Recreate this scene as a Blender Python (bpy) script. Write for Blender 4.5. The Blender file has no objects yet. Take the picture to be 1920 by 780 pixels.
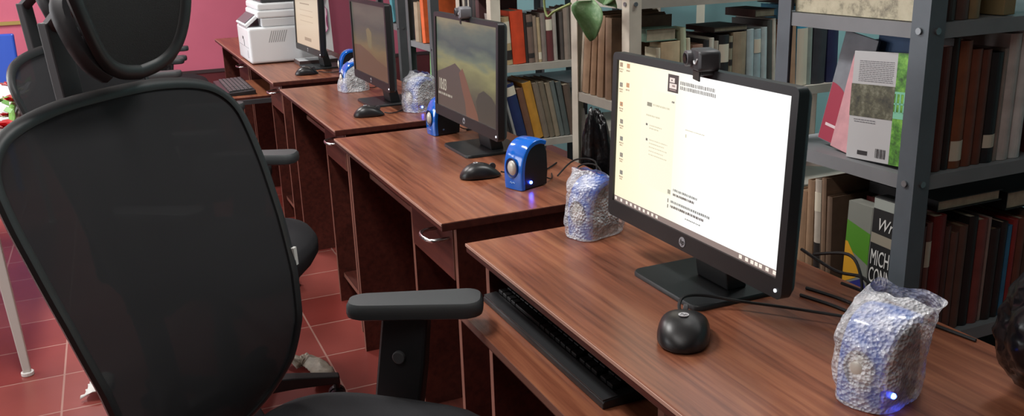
import bpy, bmesh, math, random
from mathutils import Vector, Matrix, noise
random.seed(7)
PI = math.pi
S = bpy.context.scene
COL = S.collection

# ------------------------------------------------------------------ materials
def lin(h):
    h = h.lstrip('#')
    out = []
    for i in (0, 2, 4):
        c = int(h[i:i+2], 16) / 255
        out.append(c / 12.92 if c <= .04045 else ((c + .055) / 1.055) ** 2.4)
    return (*out, 1)
MATS = {}
def mat(name, color='#808080', rough=.5, metal=0., emit=None, estr=1., bump=0., bscale=200., var=0., vscale=8., coat=0., spec=.5):
    if name in MATS: return MATS[name]
    m = bpy.data.materials.new(name); m.use_nodes = True
    nt = m.node_tree; b = nt.nodes['Principled BSDF']
    b.inputs['Base Color'].default_value = lin(color)
    b.inputs['Roughness'].default_value = rough
    b.inputs['Metallic'].default_value = metal
    b.inputs['Specular IOR Level'].default_value = spec
    if coat:
        b.inputs['Coat Weight'].default_value = coat; b.inputs['Coat Roughness'].default_value = .12
    if emit:
        b.inputs['Emission Color'].default_value = lin(emit); b.inputs['Emission Strength'].default_value = estr
    if var or bump:
        tc = nt.nodes.new('ShaderNodeTexCoord')
    if var:
        n = nt.nodes.new('ShaderNodeTexNoise'); n.inputs['Scale'].default_value = vscale; n.inputs['Detail'].default_value = 6
        nt.links.new(tc.outputs['Object'], n.inputs['Vector'])
        r = nt.nodes.new('ShaderNodeValToRGB')
        c = lin(color)
        r.color_ramp.elements[0].position = .3; r.color_ramp.elements[1].position = .7
        r.color_ramp.elements[0].color = tuple(x * (1 - var) for x in c[:3]) + (1,)
        r.color_ramp.elements[1].color = tuple(min(1, x * (1 + var)) for x in c[:3]) + (1,)
        nt.links.new(n.outputs['Fac'], r.inputs['Fac']); nt.links.new(r.outputs['Color'], b.inputs['Base Color'])
    if bump:
        n2 = nt.nodes.new('ShaderNodeTexNoise'); n2.inputs['Scale'].default_value = bscale
        nt.links.new(tc.outputs['Object'], n2.inputs['Vector'])
        bp = nt.nodes.new('ShaderNodeBump'); bp.inputs['Strength'].default_value = bump; bp.inputs['Distance'].default_value = .004
        nt.links.new(n2.outputs['Fac'], bp.inputs['Height']); nt.links.new(bp.outputs['Normal'], b.inputs['Normal'])
    MATS[name] = m
    return m

def emis(name, color, strength=1.):
    if name in MATS: return MATS[name]
    m = bpy.data.materials.new(name); m.use_nodes = True; nt = m.node_tree
    b = nt.nodes['Principled BSDF']
    b.inputs['Base Color'].default_value = (.01, .01, .01, 1); b.inputs['Roughness'].default_value = .35
    b.inputs['Emission Color'].default_value = lin(color); b.inputs['Emission Strength'].default_value = strength
    MATS[name] = m
    return m

def wood(name, c_dark, c_mid, c_light, rough=.3):
    m = bpy.data.materials.new(name); m.use_nodes = True; nt = m.node_tree; b = nt.nodes['Principled BSDF']
    tc = nt.nodes.new('ShaderNodeTexCoord')
    mp = nt.nodes.new('ShaderNodeMapping'); mp.inputs['Scale'].default_value = (1.6, 38, 38)
    nt.links.new(tc.outputs['Object'], mp.inputs['Vector'])
    n = nt.nodes.new('ShaderNodeTexNoise'); n.inputs['Scale'].default_value = 1.6; n.inputs['Detail'].default_value = 7; n.inputs['Roughness'].default_value = .62
    n.inputs['Distortion'].default_value = .35
    nt.links.new(mp.outputs['Vector'], n.inputs['Vector'])
    r = nt.nodes.new('ShaderNodeValToRGB')
    e = r.color_ramp.elements
    e[0].position = .30; e[0].color = lin(c_dark); e[1].position = .68; e[1].color = lin(c_light)
    k = e.new(.47); k.color = lin(c_mid)
    nt.links.new(n.outputs['Fac'], r.inputs['Fac'])
    # large patches of figure
    n2 = nt.nodes.new('ShaderNodeTexNoise'); n2.inputs['Scale'].default_value = 1.3; n2.inputs['Detail'].default_value = 2
    mp2 = nt.nodes.new('ShaderNodeMapping'); mp2.inputs['Scale'].default_value = (1.0, 7, 7)
    nt.links.new(tc.outputs['Object'], mp2.inputs['Vector']); nt.links.new(mp2.outputs['Vector'], n2.inputs['Vector'])
    mx = nt.nodes.new('ShaderNodeMixRGB'); mx.blend_type = 'MULTIPLY'; mx.inputs[0].default_value = .45
    nt.links.new(r.outputs['Color'], mx.inputs[1]); 
    r2 = nt.nodes.new('ShaderNodeValToRGB'); r2.color_ramp.elements[0].position = .35; r2.color_ramp.elements[0].color = (.55, .5, .48, 1)
    r2.color_ramp.elements[1].position = .6; r2.color_ramp.elements[1].color = (1.1, 1.1, 1.1, 1)
    nt.links.new(n2.outputs['Fac'], r2.inputs['Fac']); nt.links.new(r2.outputs['Color'], mx.inputs[2])
    nt.links.new(mx.outputs['Color'], b.inputs['Base Color'])
    b.inputs['Roughness'].default_value = rough
    b.inputs['Specular IOR Level'].default_value = .5
    MATS[name] = m
    return m

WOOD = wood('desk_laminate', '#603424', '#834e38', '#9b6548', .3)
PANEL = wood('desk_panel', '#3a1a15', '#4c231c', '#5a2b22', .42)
EDGE = mat('edge_band', '#7c5245', .45)
EDGET = mat('top_edge_band', '#b58c7c', .4)
BLK = mat('black_plastic', '#1d1d1f', .42, bump=.05, bscale=900)
BLKG = mat('black_gloss', '#131316', .18)
BASEP = mat('stand_plastic', '#222527', .4)
MOUSE = mat('mouse_plastic', '#1b1b1d', .36)
GREYD = mat('dark_grey_plastic', '#3a3a3d', .5)
ARM = mat('arm_pad_rubber', '#3c4042', .5, bump=.08, bscale=700)
SEATF = mat('seat_fabric', '#15161b', .9, bump=.5, bscale=900)
BORD = mat('seat_border', '#1c1b1d', .85, bump=.3, bscale=700)
FRAME = mat('chair_frame', '#202022', .44)
FRAME2 = mat('chair_bracket', '#343437', .6)
CORD = mat('cord_rubber', '#0e0e10', .5)
METAL = mat('brushed_metal', '#c4c4c4', .25, 1.)
WHITE = mat('white_plastic', '#dfe3e6', .35)
WHITE2 = mat('white_shade_plastic', '#cfd3d6', .4)
PAPERW = mat('page_paper', '#b3a68f', .9, var=.15, vscale=60)
PAGEB = mat('old_page_paper', '#8e755c', .9, var=.2, vscale=60)

# mesh fabric of the chair backs: a woven net, so a little of what lies behind shows through
def net_mat():
    m = bpy.data.materials.new('chair_net'); m.use_nodes = True; nt = m.node_tree
    b = nt.nodes['Principled BSDF']; out = nt.nodes['Material Output']
    b.inputs['Base Color'].default_value = lin('#28272a'); b.inputs['Roughness'].default_value = .8
    b.inputs['Specular IOR Level'].default_value = .3
    tr = nt.nodes.new('ShaderNodeBsdfTransparent')
    mx = nt.nodes.new('ShaderNodeMixShader'); mx.inputs[0].default_value = .016
    nt.links.new(b.outputs[0], mx.inputs[1]); nt.links.new(tr.outputs[0], mx.inputs[2]); nt.links.new(mx.outputs[0], out.inputs[0])
    MATS['chair_net'] = m
    return m
NET = net_mat()

def bubble_mat():
    m = bpy.data.materials.new('bubble_film'); m.use_nodes = True; nt = m.node_tree
    b = nt.nodes['Principled BSDF']; out = nt.nodes['Material Output']
    b.inputs['Base Color'].default_value = lin('#f3f5fa'); b.inputs['Roughness'].default_value = .2
    b.inputs['Specular IOR Level'].default_value = .8
    tc = nt.nodes.new('ShaderNodeTexCoord')
    v = nt.nodes.new('ShaderNodeTexVoronoi'); v.inputs['Scale'].default_value = 190
    nt.links.new(tc.outputs['Object'], v.inputs['Vector'])
    n = nt.nodes.new('ShaderNodeTexNoise'); n.inputs['Scale'].default_value = 55; n.inputs['Detail'].default_value = 3
    nt.links.new(tc.outputs['Object'], n.inputs['Vector'])
    ad = nt.nodes.new('ShaderNodeMath'); ad.operation = 'ADD'
    nt.links.new(v.outputs['Distance'], ad.inputs[0]); nt.links.new(n.outputs['Fac'], ad.inputs[1])
    bp = nt.nodes.new('ShaderNodeBump'); bp.inputs['Strength'].default_value = 1.; bp.inputs['Distance'].default_value = .0035
    nt.links.new(ad.outputs[0], bp.inputs['Height']); nt.links.new(bp.outputs['Normal'], b.inputs['Normal'])
    tr = nt.nodes.new('ShaderNodeBsdfTransparent')
    r = nt.nodes.new('ShaderNodeValToRGB'); r.color_ramp.elements[0].position = .38; r.color_ramp.elements[1].position = .66
    r.color_ramp.elements[0].color = (.68, .68, .68, 1); r.color_ramp.elements[1].color = (.28, .28, .28, 1)
    nt.links.new(n.outputs['Fac'], r.inputs['Fac'])
    mx = nt.nodes.new('ShaderNodeMixShader')
    nt.links.new(r.outputs['Color'], mx.inputs[0]); nt.links.new(b.outputs[0], mx.inputs[1]); nt.links.new(tr.outputs[0], mx.inputs[2])
    nt.links.new(mx.outputs[0], out.inputs[0])
    MATS['bubble_film'] = m
    return m
BUBBLE = bubble_mat()

def bag_mat(name, c):
    m = mat(name, c, .26, bump=.8, bscale=35, spec=.35)
    return m
BAGB = bag_mat('black_bag_film', '#0b0b0d')

def tile_mat():
    m = bpy.data.materials.new('clay_tiles'); m.use_nodes = True; nt = m.node_tree; b = nt.nodes['Principled BSDF']
    tc = nt.nodes.new('ShaderNodeTexCoord')
    mp = nt.nodes.new('ShaderNodeMapping'); mp.inputs['Location'].default_value = (.010, .092, 0)
    nt.links.new(tc.outputs['Object'], mp.inputs['Vector'])
    br = nt.nodes.new('ShaderNodeTexBrick'); br.offset = 0; br.squash = 1
    br.inputs['Scale'].default_value = 1; br.inputs['Brick Width'].default_value = .2735; br.inputs['Row Height'].default_value = .2735
    br.inputs['Mortar Size'].default_value = .0035; br.inputs['Mortar Smooth'].default_value = .3
    br.inputs['Color1'].default_value = lin('#7c332d'); br.inputs['Color2'].default_value = lin('#8b463f'); br.inputs['Mortar'].default_value = lin('#a27a70')
    nt.links.new(mp.outputs['Vector'], br.inputs['Vector'])
    n = nt.nodes.new('ShaderNodeTexNoise'); n.inputs['Scale'].default_value = 3.; n.inputs['Detail'].default_value = 5
    nt.links.new(tc.outputs['Object'], n.inputs['Vector'])
    mx = nt.nodes.new('ShaderNodeMixRGB'); mx.blend_type = 'OVERLAY'; mx.inputs[0].default_value = .45
    nt.links.new(br.outputs['Color'], mx.inputs[1]); nt.links.new(n.outputs['Fac'], mx.inputs[2])
    nt.links.new(mx.outputs['Color'], b.inputs['Base Color'])
    b.inputs['Roughness'].default_value = .33
    return m
TILE = tile_mat()

# ------------------------------------------------------------------ mesh builder
class MB:
    def __init__(s): s.v = []; s.f = []; s.m = []
    def add(s, vs, fs, mi=0):
        o = len(s.v); s.v += [tuple(v) for v in vs]
        for f in fs: s.f.append(tuple(i + o for i in f)); s.m.append(mi)
        return s
    def box(s, c, d, mi=0, rot=None, mis=None):
        x, y, z = d[0] / 2, d[1] / 2, d[2] / 2
        vs = [Vector((a, b, e)) for a in (-x, x) for b in (-y, y) for e in (-z, z)]
        if rot is not None: vs = [rot @ v for v in vs]
        vs = [v + Vector(c) for v in vs]
        fs = [(0, 1, 3, 2), (4, 6, 7, 5), (0, 4, 5, 1), (2, 3, 7, 6), (0, 2, 6, 4), (1, 5, 7, 3)]   # -x +x -y +y -z +z
        o = len(s.v); s.v += [tuple(v) for v in vs]
        for k, f in enumerate(fs):
            s.f.append(tuple(i + o for i in f)); s.m.append(mis[k] if mis else mi)
        return s
    def b2(s, lo, hi, mi=0, mis=None):
        return s.box([(a + b) / 2 for a, b in zip(lo, hi)], [b - a for a, b in zip(lo, hi)], mi, mis=mis)
    def loft(s, rings, mi=0, closed=True, cap0=True, cap1=True):
        o = len(s.v); n = len(rings[0])
        for r in rings: s.v += [tuple(p) for p in r]
        for i in range(len(rings) - 1):
            for j in range(n if closed else n - 1):
                a = o + i * n + j; b = o + i * n + (j + 1) % n
                s.f.append((a, b, b + n, a + n)); s.m.append(mi)
        if cap0: s.f.append(tuple(o + j for j in reversed(range(n)))); s.m.append(mi)
        if cap1: s.f.append(tuple(o + (len(rings) - 1) * n + j for j in range(n))); s.m.append(mi)
        return s
    def tube(s, pts, r, n=8, mi=0, closed=False, flat=None):
        pts = [Vector(p) for p in pts]; rings = []
        up = Vector((0, 0, 1)); prev = None
        N = len(pts)
        for i, p in enumerate(pts):
            if closed: t = pts[(i + 1) % N] - pts[i - 1]
            else: t = pts[min(i + 1, N - 1)] - pts[max(i - 1, 0)]
            t.normalize()
            if prev is None:
                a = up if abs(t.dot(up)) < .9 else Vector((1, 0, 0))
                u = t.cross(a).normalized()
            else:
                u = (prev - t * prev.dot(t)).normalized()
            prev = u; w = t.cross(u)
            rr = r[i] if isinstance(r, (list, tuple)) else r
            ra, rb = (rr, rr) if flat is None else (rr * flat[0], rr * flat[1])
            rings.append([p + u * ra * math.cos(2 * PI * k / n) + w * rb * math.sin(2 * PI * k / n) for k in range(n)])
        if closed:
            rings.append(rings[0]); return s.loft(rings, mi, True, False, False)
        return s.loft(rings, mi)
    def cyl(s, c, r, h, n=24, mi=0, axis='z', r2=None):
        r2 = r if r2 is None else r2; rings = []
        for t, rr in ((-h / 2, r), (h / 2, r2)):
            ring = []
            for k in range(n):
                a = 2 * PI * k / n; x, y = rr * math.cos(a), rr * math.sin(a)
                q = {'z': (x, y, t), 'y': (x, -t, y), 'x': (t, x, y)}[axis]
                ring.append(Vector(q) + Vector(c))
            rings.append(ring)
        return s.loft(rings, mi)
    def prism(s, prof, axis, a, b, mi=0):
        def P(p, t): return {'x': (t, p[0], p[1]), 'y': (p[0], t, p[1]), 'z': (p[0], p[1], t)}[axis]
        return s.loft([[P(p, a) for p in prof], [P(p, b) for p in prof]], mi)
    def ball(s, c, r, mi=0, n=12, m=8):
        r = (r, r, r) if not isinstance(r, (tuple, list)) else r
        rings = []
        for i in range(1, m):
            t = PI * i / m
            rings.append([(c[0] + r[0] * math.sin(t) * math.cos(2 * PI * k / n), c[1] + r[1] * math.sin(t) * math.sin(2 * PI * k / n), c[2] - r[2] * math.cos(t)) for k in range(n)])
        return s.loft(rings, mi)
    def quad(s, pts, mi=0):
        return s.add(pts, [tuple(range(len(pts)))], mi)
    def build(s, name, mats, parent=None, loc=(0, 0, 0), rot=(0, 0, 0), bevel=0, seg=2, smooth=False, sub=0, fixn=True):
        me = bpy.data.meshes.new(name); me.from_pydata(s.v, [], s.f)
        mats = mats if isinstance(mats, (list, tuple)) else [mats]
        for m in mats: me.materials.append(m)
        for p, i in zip(me.polygons, s.m): p.material_index = i
        if fixn:
            bm = bmesh.new(); bm.from_mesh(me); bmesh.ops.recalc_face_normals(bm, faces=bm.faces); bm.to_mesh(me); bm.free()
        o = bpy.data.objects.new(name, me); COL.objects.link(o)
        o.location = loc; o.rotation_euler = rot
        if parent: o.parent = parent
        if bevel:
            md = o.modifiers.new('bevel', 'BEVEL'); md.width = bevel; md.segments = seg; md.limit_method = 'ANGLE'; md.angle_limit = math.radians(40)
        if sub:
            md = o.modifiers.new('sub', 'SUBSURF'); md.levels = sub; md.render_levels = sub
        if smooth:
            for p in me.polygons: p.use_smooth = True
            if not sub:
                try:
                    bpy.context.view_layer.objects.active = o
                    me.set_sharp_from_angle(angle=math.radians(45))
                except Exception: pass
        return o

def tag(o, label, cat, group=None, kind=None):
    if label: o['label'] = label
    if cat: o['category'] = cat
    if group: o['group'] = group
    if kind: o['kind'] = kind
    return o
def thing(name, label, cat, loc=(0, 0, 0), rz=0, group=None):
    o = bpy.data.objects.new(name, None); COL.objects.link(o)
    o.location = loc; o.rotation_euler = (0, 0, rz); o.empty_display_size = .05
    return tag(o, label, cat, group)
def struct(o): o['kind'] = 'structure'; return o
def copy_tree(o, parent=None):
    c = o.copy(); COL.objects.link(c)
    if parent: c.parent = parent
    for ch in list(o.children): copy_tree(ch, c)
    return c
def rrect(w, h, r, n=5, cx=0, cy=0):
    pts = []
    for (sx, sy, a0) in ((1, 1, 0), (-1, 1, 90), (-1, -1, 180), (1, -1, 270)):
        for k in range(n + 1):
            a = math.radians(a0 + 90 * k / n)
            pts.append((cx + sx * (w / 2 - r) + r * math.cos(a), cy + sy * (h / 2 - r) + r * math.sin(a)))
    return pts
def text_mesh(body, size, m, parent, loc, rot, name, extrude=.0003, align='CENTER', sx=1., shear=0.):
    cu = bpy.data.curves.new(name, 'FONT'); cu.body = body; cu.size = size; cu.extrude = extrude
    cu.align_x = align; cu.align_y = 'CENTER'; cu.shear = shear; cu.resolution_u = 3
    tmp = bpy.data.objects.new(name, cu); COL.objects.link(tmp)
    dg = bpy.context.evaluated_depsgraph_get()
    me = bpy.data.meshes.new_from_object(tmp.evaluated_get(dg))
    bpy.data.objects.remove(tmp); bpy.data.curves.remove(cu)
    me.materials.clear(); me.materials.append(m)
    o = bpy.data.objects.new(name, me); COL.objects.link(o)
    o.location = loc; o.rotation_euler = rot; o.scale = (sx, 1, 1)
    if parent: o.parent = parent
    return o
def interp(x, X, Y):
    if x <= X[0]: return Y[0]
    for i in range(len(X) - 1):
        if x <= X[i + 1]:
            t = (x - X[i]) / (X[i + 1] - X[i]); return Y[i] + t * (Y[i + 1] - Y[i])
    return Y[-1]
def smooth_path(pts, n=6):
    pts = [Vector(p) for p in pts]; out = []
    for i in range(len(pts) - 1):
        p0 = pts[max(i - 1, 0)]; p1 = pts[i]; p2 = pts[i + 1]; p3 = pts[min(i + 2, len(pts) - 1)]
        for k in range(n):
            t = k / n
            out.append(.5 * ((2 * p1) + (-p0 + p2) * t + (2 * p0 - 5 * p1 + 4 * p2 - p3) * t * t + (-p0 + 3 * p1 - 3 * p2 + p3) * t ** 3))
    out.append(pts[-1]); return out

# ------------------------------------------------------------------ camera
R = [[0.4036223258023267, 0.9143249155936595, -0.03315066874993762], [0.2506029879692175, -0.1453292009431306, -0.9571194104050609], [-0.8799358843318191, 0.3780071058563302, -0.28779066591413366]]
Cc = Vector((2.83396528, -0.60515339, 1.35095938))
cam = bpy.data.cameras.new('camera'); co = bpy.data.objects.new('camera', cam); COL.objects.link(co)
M = Matrix.Identity(4)
for i in range(3):
    M[i][0] = R[0][i]; M[i][1] = -R[1][i]; M[i][2] = -R[2][i]; M[i][3] = Cc[i]
co.matrix_world = M
cam.sensor_width = 36; cam.sensor_fit = 'HORIZONTAL'; cam.lens = 1692.9 / 1920 * 36; cam.clip_start = .02
S.camera = co

# ------------------------------------------------------------------ room
XF, XN, YL, YB, ZC = -4.7, 5.2, -4.4, 2.0, 3.0
struct(MB().b2((XF - .1, YL - .1, -.1), (XN + .1, YB + .1, 0)).build('floor', TILE))
PINK = mat('pink_paint', '#c4637a', .6, var=.05, vscale=3)
MAROON = mat('maroon_paint', '#5d2328', .5, var=.2, vscale=6)
TEAL = mat('teal_paint', '#73a3a6', .6, var=.05, vscale=2)
CREAM = mat('cream_paint', '#c9c4b8', .7)
struct(MB().b2((XF - .1, YL, 0), (XF, YB, ZC)).build('wall_far', PINK))
struct(MB().b2((XF, YL, 0), (XF + .012, YB, .40)).b2((XF, YL, .40), (XF + .02, YB, .425), 1).build('baseboard_far', [MAROON, mat('dark_top_strip', '#3b2a2c', .6)]))  # maroon band with a darker strip along its top
struct(MB().b2((XF - .1, YB, 0), (XN, YB + .1, ZC)).build('wall_back', TEAL))
struct(MB().b2((XN, YL, 0), (XN + .1, YB, ZC)).build('wall_near', mat('near_wall_paint', '#5a5048', .8)))
struct(MB().b2((XF - .1, YL, ZC), (XN + .1, YB + .1, ZC + .1)).build('ceiling', CREAM))
# left wall with two window openings (out of frame; daylight comes in through them)
wl = MB()
xs = [XF - .1, -4.2, -1.6, -1.0, 1.4, XN + .1]
wl.b2((xs[0], YL - .1, 0), (xs[5], YL, 1.0)).b2((xs[0], YL - .1, 2.5), (xs[5], YL, ZC))
for a, b in ((0, 1), (2, 3), (4, 5)): wl.b2((xs[a], YL - .1, 1.0), (xs[b], YL, 2.5))
struct(wl.build('wall_left', CREAM))

# ------------------------------------------------------------------ desks
DW, DD, DH = 1.028, .519, .75
def make_desk(label):
    t = thing('computer_desk', label, 'desk', group='computer desks in a row')
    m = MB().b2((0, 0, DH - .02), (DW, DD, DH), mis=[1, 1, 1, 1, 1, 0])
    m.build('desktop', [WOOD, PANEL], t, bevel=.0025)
    MB().b2((0.0, -.0012, DH - .0068), (DW, .001, DH - .0012)).build('front_edge_band', EDGET, t)
    MB().b2((.0225, .045, DH - .055), (.6635, .060, DH - .0205)).build('front_rail', PANEL, t)
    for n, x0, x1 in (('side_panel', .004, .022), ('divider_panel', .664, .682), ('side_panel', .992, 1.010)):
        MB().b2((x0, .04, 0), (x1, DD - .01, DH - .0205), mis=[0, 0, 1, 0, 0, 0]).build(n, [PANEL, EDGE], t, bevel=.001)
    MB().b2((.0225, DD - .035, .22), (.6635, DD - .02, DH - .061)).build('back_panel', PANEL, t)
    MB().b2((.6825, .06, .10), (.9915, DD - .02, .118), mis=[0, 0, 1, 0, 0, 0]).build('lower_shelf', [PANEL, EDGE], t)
    d = MB().b2((.684, .037, .595), (.990, .052, DH - .0205), mis=[1, 1, 0, 1, 1, 1]).b2((.70, .0525, .61), (.975, .42, .68)).build('drawer', [PANEL, EDGE], t, bevel=.0015)
    pts = [(.880, .037, .693), (.883, .004, .691), (.895, -.008, .690), (.925, -.013, .690), (.955, -.008, .690), (.967, .004, .691), (.970, .037, .693)]
    MB().tube(smooth_path(pts, 4), .0048, 8).build('handle', METAL, d, smooth=True)
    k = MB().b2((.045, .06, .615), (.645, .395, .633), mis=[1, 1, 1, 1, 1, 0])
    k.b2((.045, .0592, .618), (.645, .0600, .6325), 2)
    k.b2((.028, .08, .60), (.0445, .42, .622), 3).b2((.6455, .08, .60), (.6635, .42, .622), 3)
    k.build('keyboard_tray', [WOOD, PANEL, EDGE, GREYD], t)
    return t
desk_lab = ['mahogany laminate desk nearest the camera, under the monitor with the bright white screen',
            'mahogany laminate desk under the lock-screen monitor, between two unwrapped blue speakers',
            'mahogany laminate desk carrying the third monitor and a pair of wrapped speakers',
            'mahogany laminate desk carrying the white printer and the peach-screen monitor',
            'mahogany laminate desk at the far end beside the pink wall, half hidden by the printer']
desk_pos = [(1.177, 0), (0, 0), (-1.152, .031), (-2.412, .037), (-3.70, .037)]
proto = make_desk(desk_lab[0]); desks = [proto]
for i in range(1, 5):
    c = copy_tree(proto); c['label'] = desk_lab[i]; desks.append(c)
for d, (x, y) in zip(desks, desk_pos): d.location = (x, y, 0)
desks[3].scale = (1.012, 1, 1); desks[4].scale = (1.24, 1, 1)
# keyboard trays: pulled out on the near desk and on the printer desk
def tray_of(d): return [c for c in d.children if c.name.startswith('keyboard_tray')][0]
for d in (desks[1], desks[2], desks[4]): tray_of(d).location.y = .035
tray_of(desks[0]).location.y = -.105
tray_of(desks[3]).location.y = -.205
tray_of(desks[3]).scale.x = 1.0

# ------------------------------------------------------------------ keyboards
KEY = mat('keycap', '#161618', .5)
def make_keyboard(label, loc, L=.50, keymat=KEY, bodymat=BLK):
    t = thing('keyboard', label, 'keyboard', loc, group='black keyboards on desk trays')
    W = .155
    MB().prism([(0, 0), (W, 0), (W, .022), (.03, .016), (.004, .014), (0, .010)], 'x', 0, L).build('case', bodymat, t, bevel=.002)
    k = MB()
    rows = 6
    for r in range(rows):
        y0 = .030 + r * .0195; z = .0175 + r * .0006
        n = 15 if r else 9
        x = .012
        while x < L - .03:
            w = .0185
            if r == 0 and .09 < x < .2: w = .11
            gap = .012 if abs(x - .33 * L / .5) < .01 or abs(x - .40 * L / .5) < .01 else .0025
            x1 = min(x + w, L - .010)
            k.box(((x + x1) / 2, y0 + .008, z + .004), (x1 - x, .016, .008))
            x = x1 + gap
    k.build('keycaps', keymat, t, bevel=.0015)
    MB().prism([(.001, .0145), (.028, .0165), (.028, .018), (.001, .016)], 'x', .002, L - .002).build('front_rest', mat('kbd_rest', '#2a2b2d', .35), t)
    return t
make_keyboard('black keyboard on the tray of the nearest desk, partly under the desktop', (1.222, .016, .633 + .0005))
KEYG = mat('keycap_grey', '#48484a', .4)  # greyer keys for the printer-desk keyboard
make_keyboard('black keyboard on the pulled-out tray of the printer desk', (-2.335, -.135, .6335), .50, KEYG)

# ------------------------------------------------------------------ monitors
SW, SH = .476, .268
GREYL = emis('text_grey', '#8d8d8a'); TXT2 = emis('text_pale', '#d9d2b4'); INK = emis('text_dark', '#574c48')
def make_monitor(label, loc, rz, tilt, screen_mat, content):
    t = thing('monitor', label, 'monitor', loc, rz, group='black flat monitors on the desks')
    hp = (0, -.059, .243); hr = (-tilt, 0, 0)
    m = MB()
    oz = -.0085
    out = rrect(SW + .03, SH + .044, .010, 5, 0, oz); n = len(out)
    inn = []
    for (x, z) in out:   # inner loop follows the outer point for point
        inn.append((max(-SW / 2, min(SW / 2, x * 1.2)), max(-SH / 2, min(SH / 2, (z - oz) * 1.2))))
    yf, yb = -.004, .014
    o = 0
    vs = [(x, yf, z) for x, z in out] + [(x, yf, z) for x, z in inn] + [(x, .0015, z) for x, z in inn] + [(x, yb, z) for x, z in out]
    fs = []
    for j in range(n):
        k = (j + 1) % n
        fs += [(j, k, n + k, n + j), (n + j, n + k, 2 * n + k, 2 * n + j), (j, 3 * n + j, 3 * n + k, k)]
    m.add(vs, fs)
    hb = rrect(SW - .05, SH - .03, .03, 5, 0, oz); hb2 = rrect(SW - .16, SH - .10, .03, 5, 0, oz)
    m.loft([[(x, yb, z) for x, z in out], [(x, yb + .010, z) for x, z in rrect(SW + .02, SH + .034, .012, 5, 0, oz)], [(x, yb + .022, z) for x, z in hb], [(x, yb + .036, z) for x, z in hb2]], cap0=True, cap1=True)
    m.build('housing', BLK, t, hp, hr, bevel=.0015, smooth=True, fixn=True)
    sc = MB().quad([(-SW / 2, .0005, -SH / 2), (SW / 2, .0005, -SH / 2), (SW / 2, .0005, SH / 2), (-SW / 2, .0005, SH / 2)]).build('screen', screen_mat, t, hp, hr, fixn=False)
    if content: content(sc)
    MB().cyl((SW / 2 + .002, yf - .0004, -SH / 2 - .018), .0028, .002, 12, axis='y').build('power_light', emis('white_led', '#f2f6ff', 2.), t, hp, hr)
    lg = MB().cyl((0, yf - .0003, -SH / 2 - .015), .0088, .001, 28, axis='y').build('logo', mat('logo_grey', '#9a9aa0', .4), t, hp, hr)
    text_mesh('hp', .0125, mat('logo_ink', '#1d1d20', .5), lg, (0, yf - .0012, -SH / 2 - .0145), (PI / 2, 0, 0), 'logo_letters', .0002, shear=.25)
    MB().loft([[(x, -.005 + .002 * y, z) for x, y, z in ((-.045, 0, .0085), (.045, 0, .0085), (.045, 20, .0085), (-.045, 20, .0085))],
               [(x, -.018 + y, z) for x, y, z in ((-.048, 0, .10), (.048, 0, .10), (.048, .03, .10), (-.048, .03, .10))],
               [(x, -.022 + y, z) for x, y, z in ((-.045, 0, .245), (.045, 0, .245), (.045, .022, .245), (-.045, .022, .245))]]).build('neck', BASEP, t, bevel=.003)
    b = MB(); pr = rrect(.205, .190, .018, 5)
    b.loft([[(x, y, .0005) for x, y in pr], [(x, y, .006) for x, y in pr], [(x * .985, y * .985, .0085) for x, y in pr]]).build('stand_base', BASEP, t, (-.022, 0, 0), smooth=True)
    return t
def suv(u, v, d=.0004): return ((u - .5) * SW, .0005 - d, (.5 - v) * SH)
def rect(m, u0, v0, u1, v1, mi=0, d=.0004):
    m.quad([suv(u0, v1, d), suv(u1, v1, d), suv(u1, v0, d), suv(u0, v0, d)], mi)
def scribble(m, u0, u1, v, h, rnd, mi=0, d=.0005):
    u = u0
    while u < u1:
        w = rnd.uniform(.004, .010)
        dv = rnd.uniform(-.15, .15) * h
        rect(m, u, v - h / 2 + dv * .3, min(u + w, u1), v + h / 2 + dv * .3, mi, d)
        u += w + rnd.uniform(.0015, .004)
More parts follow.
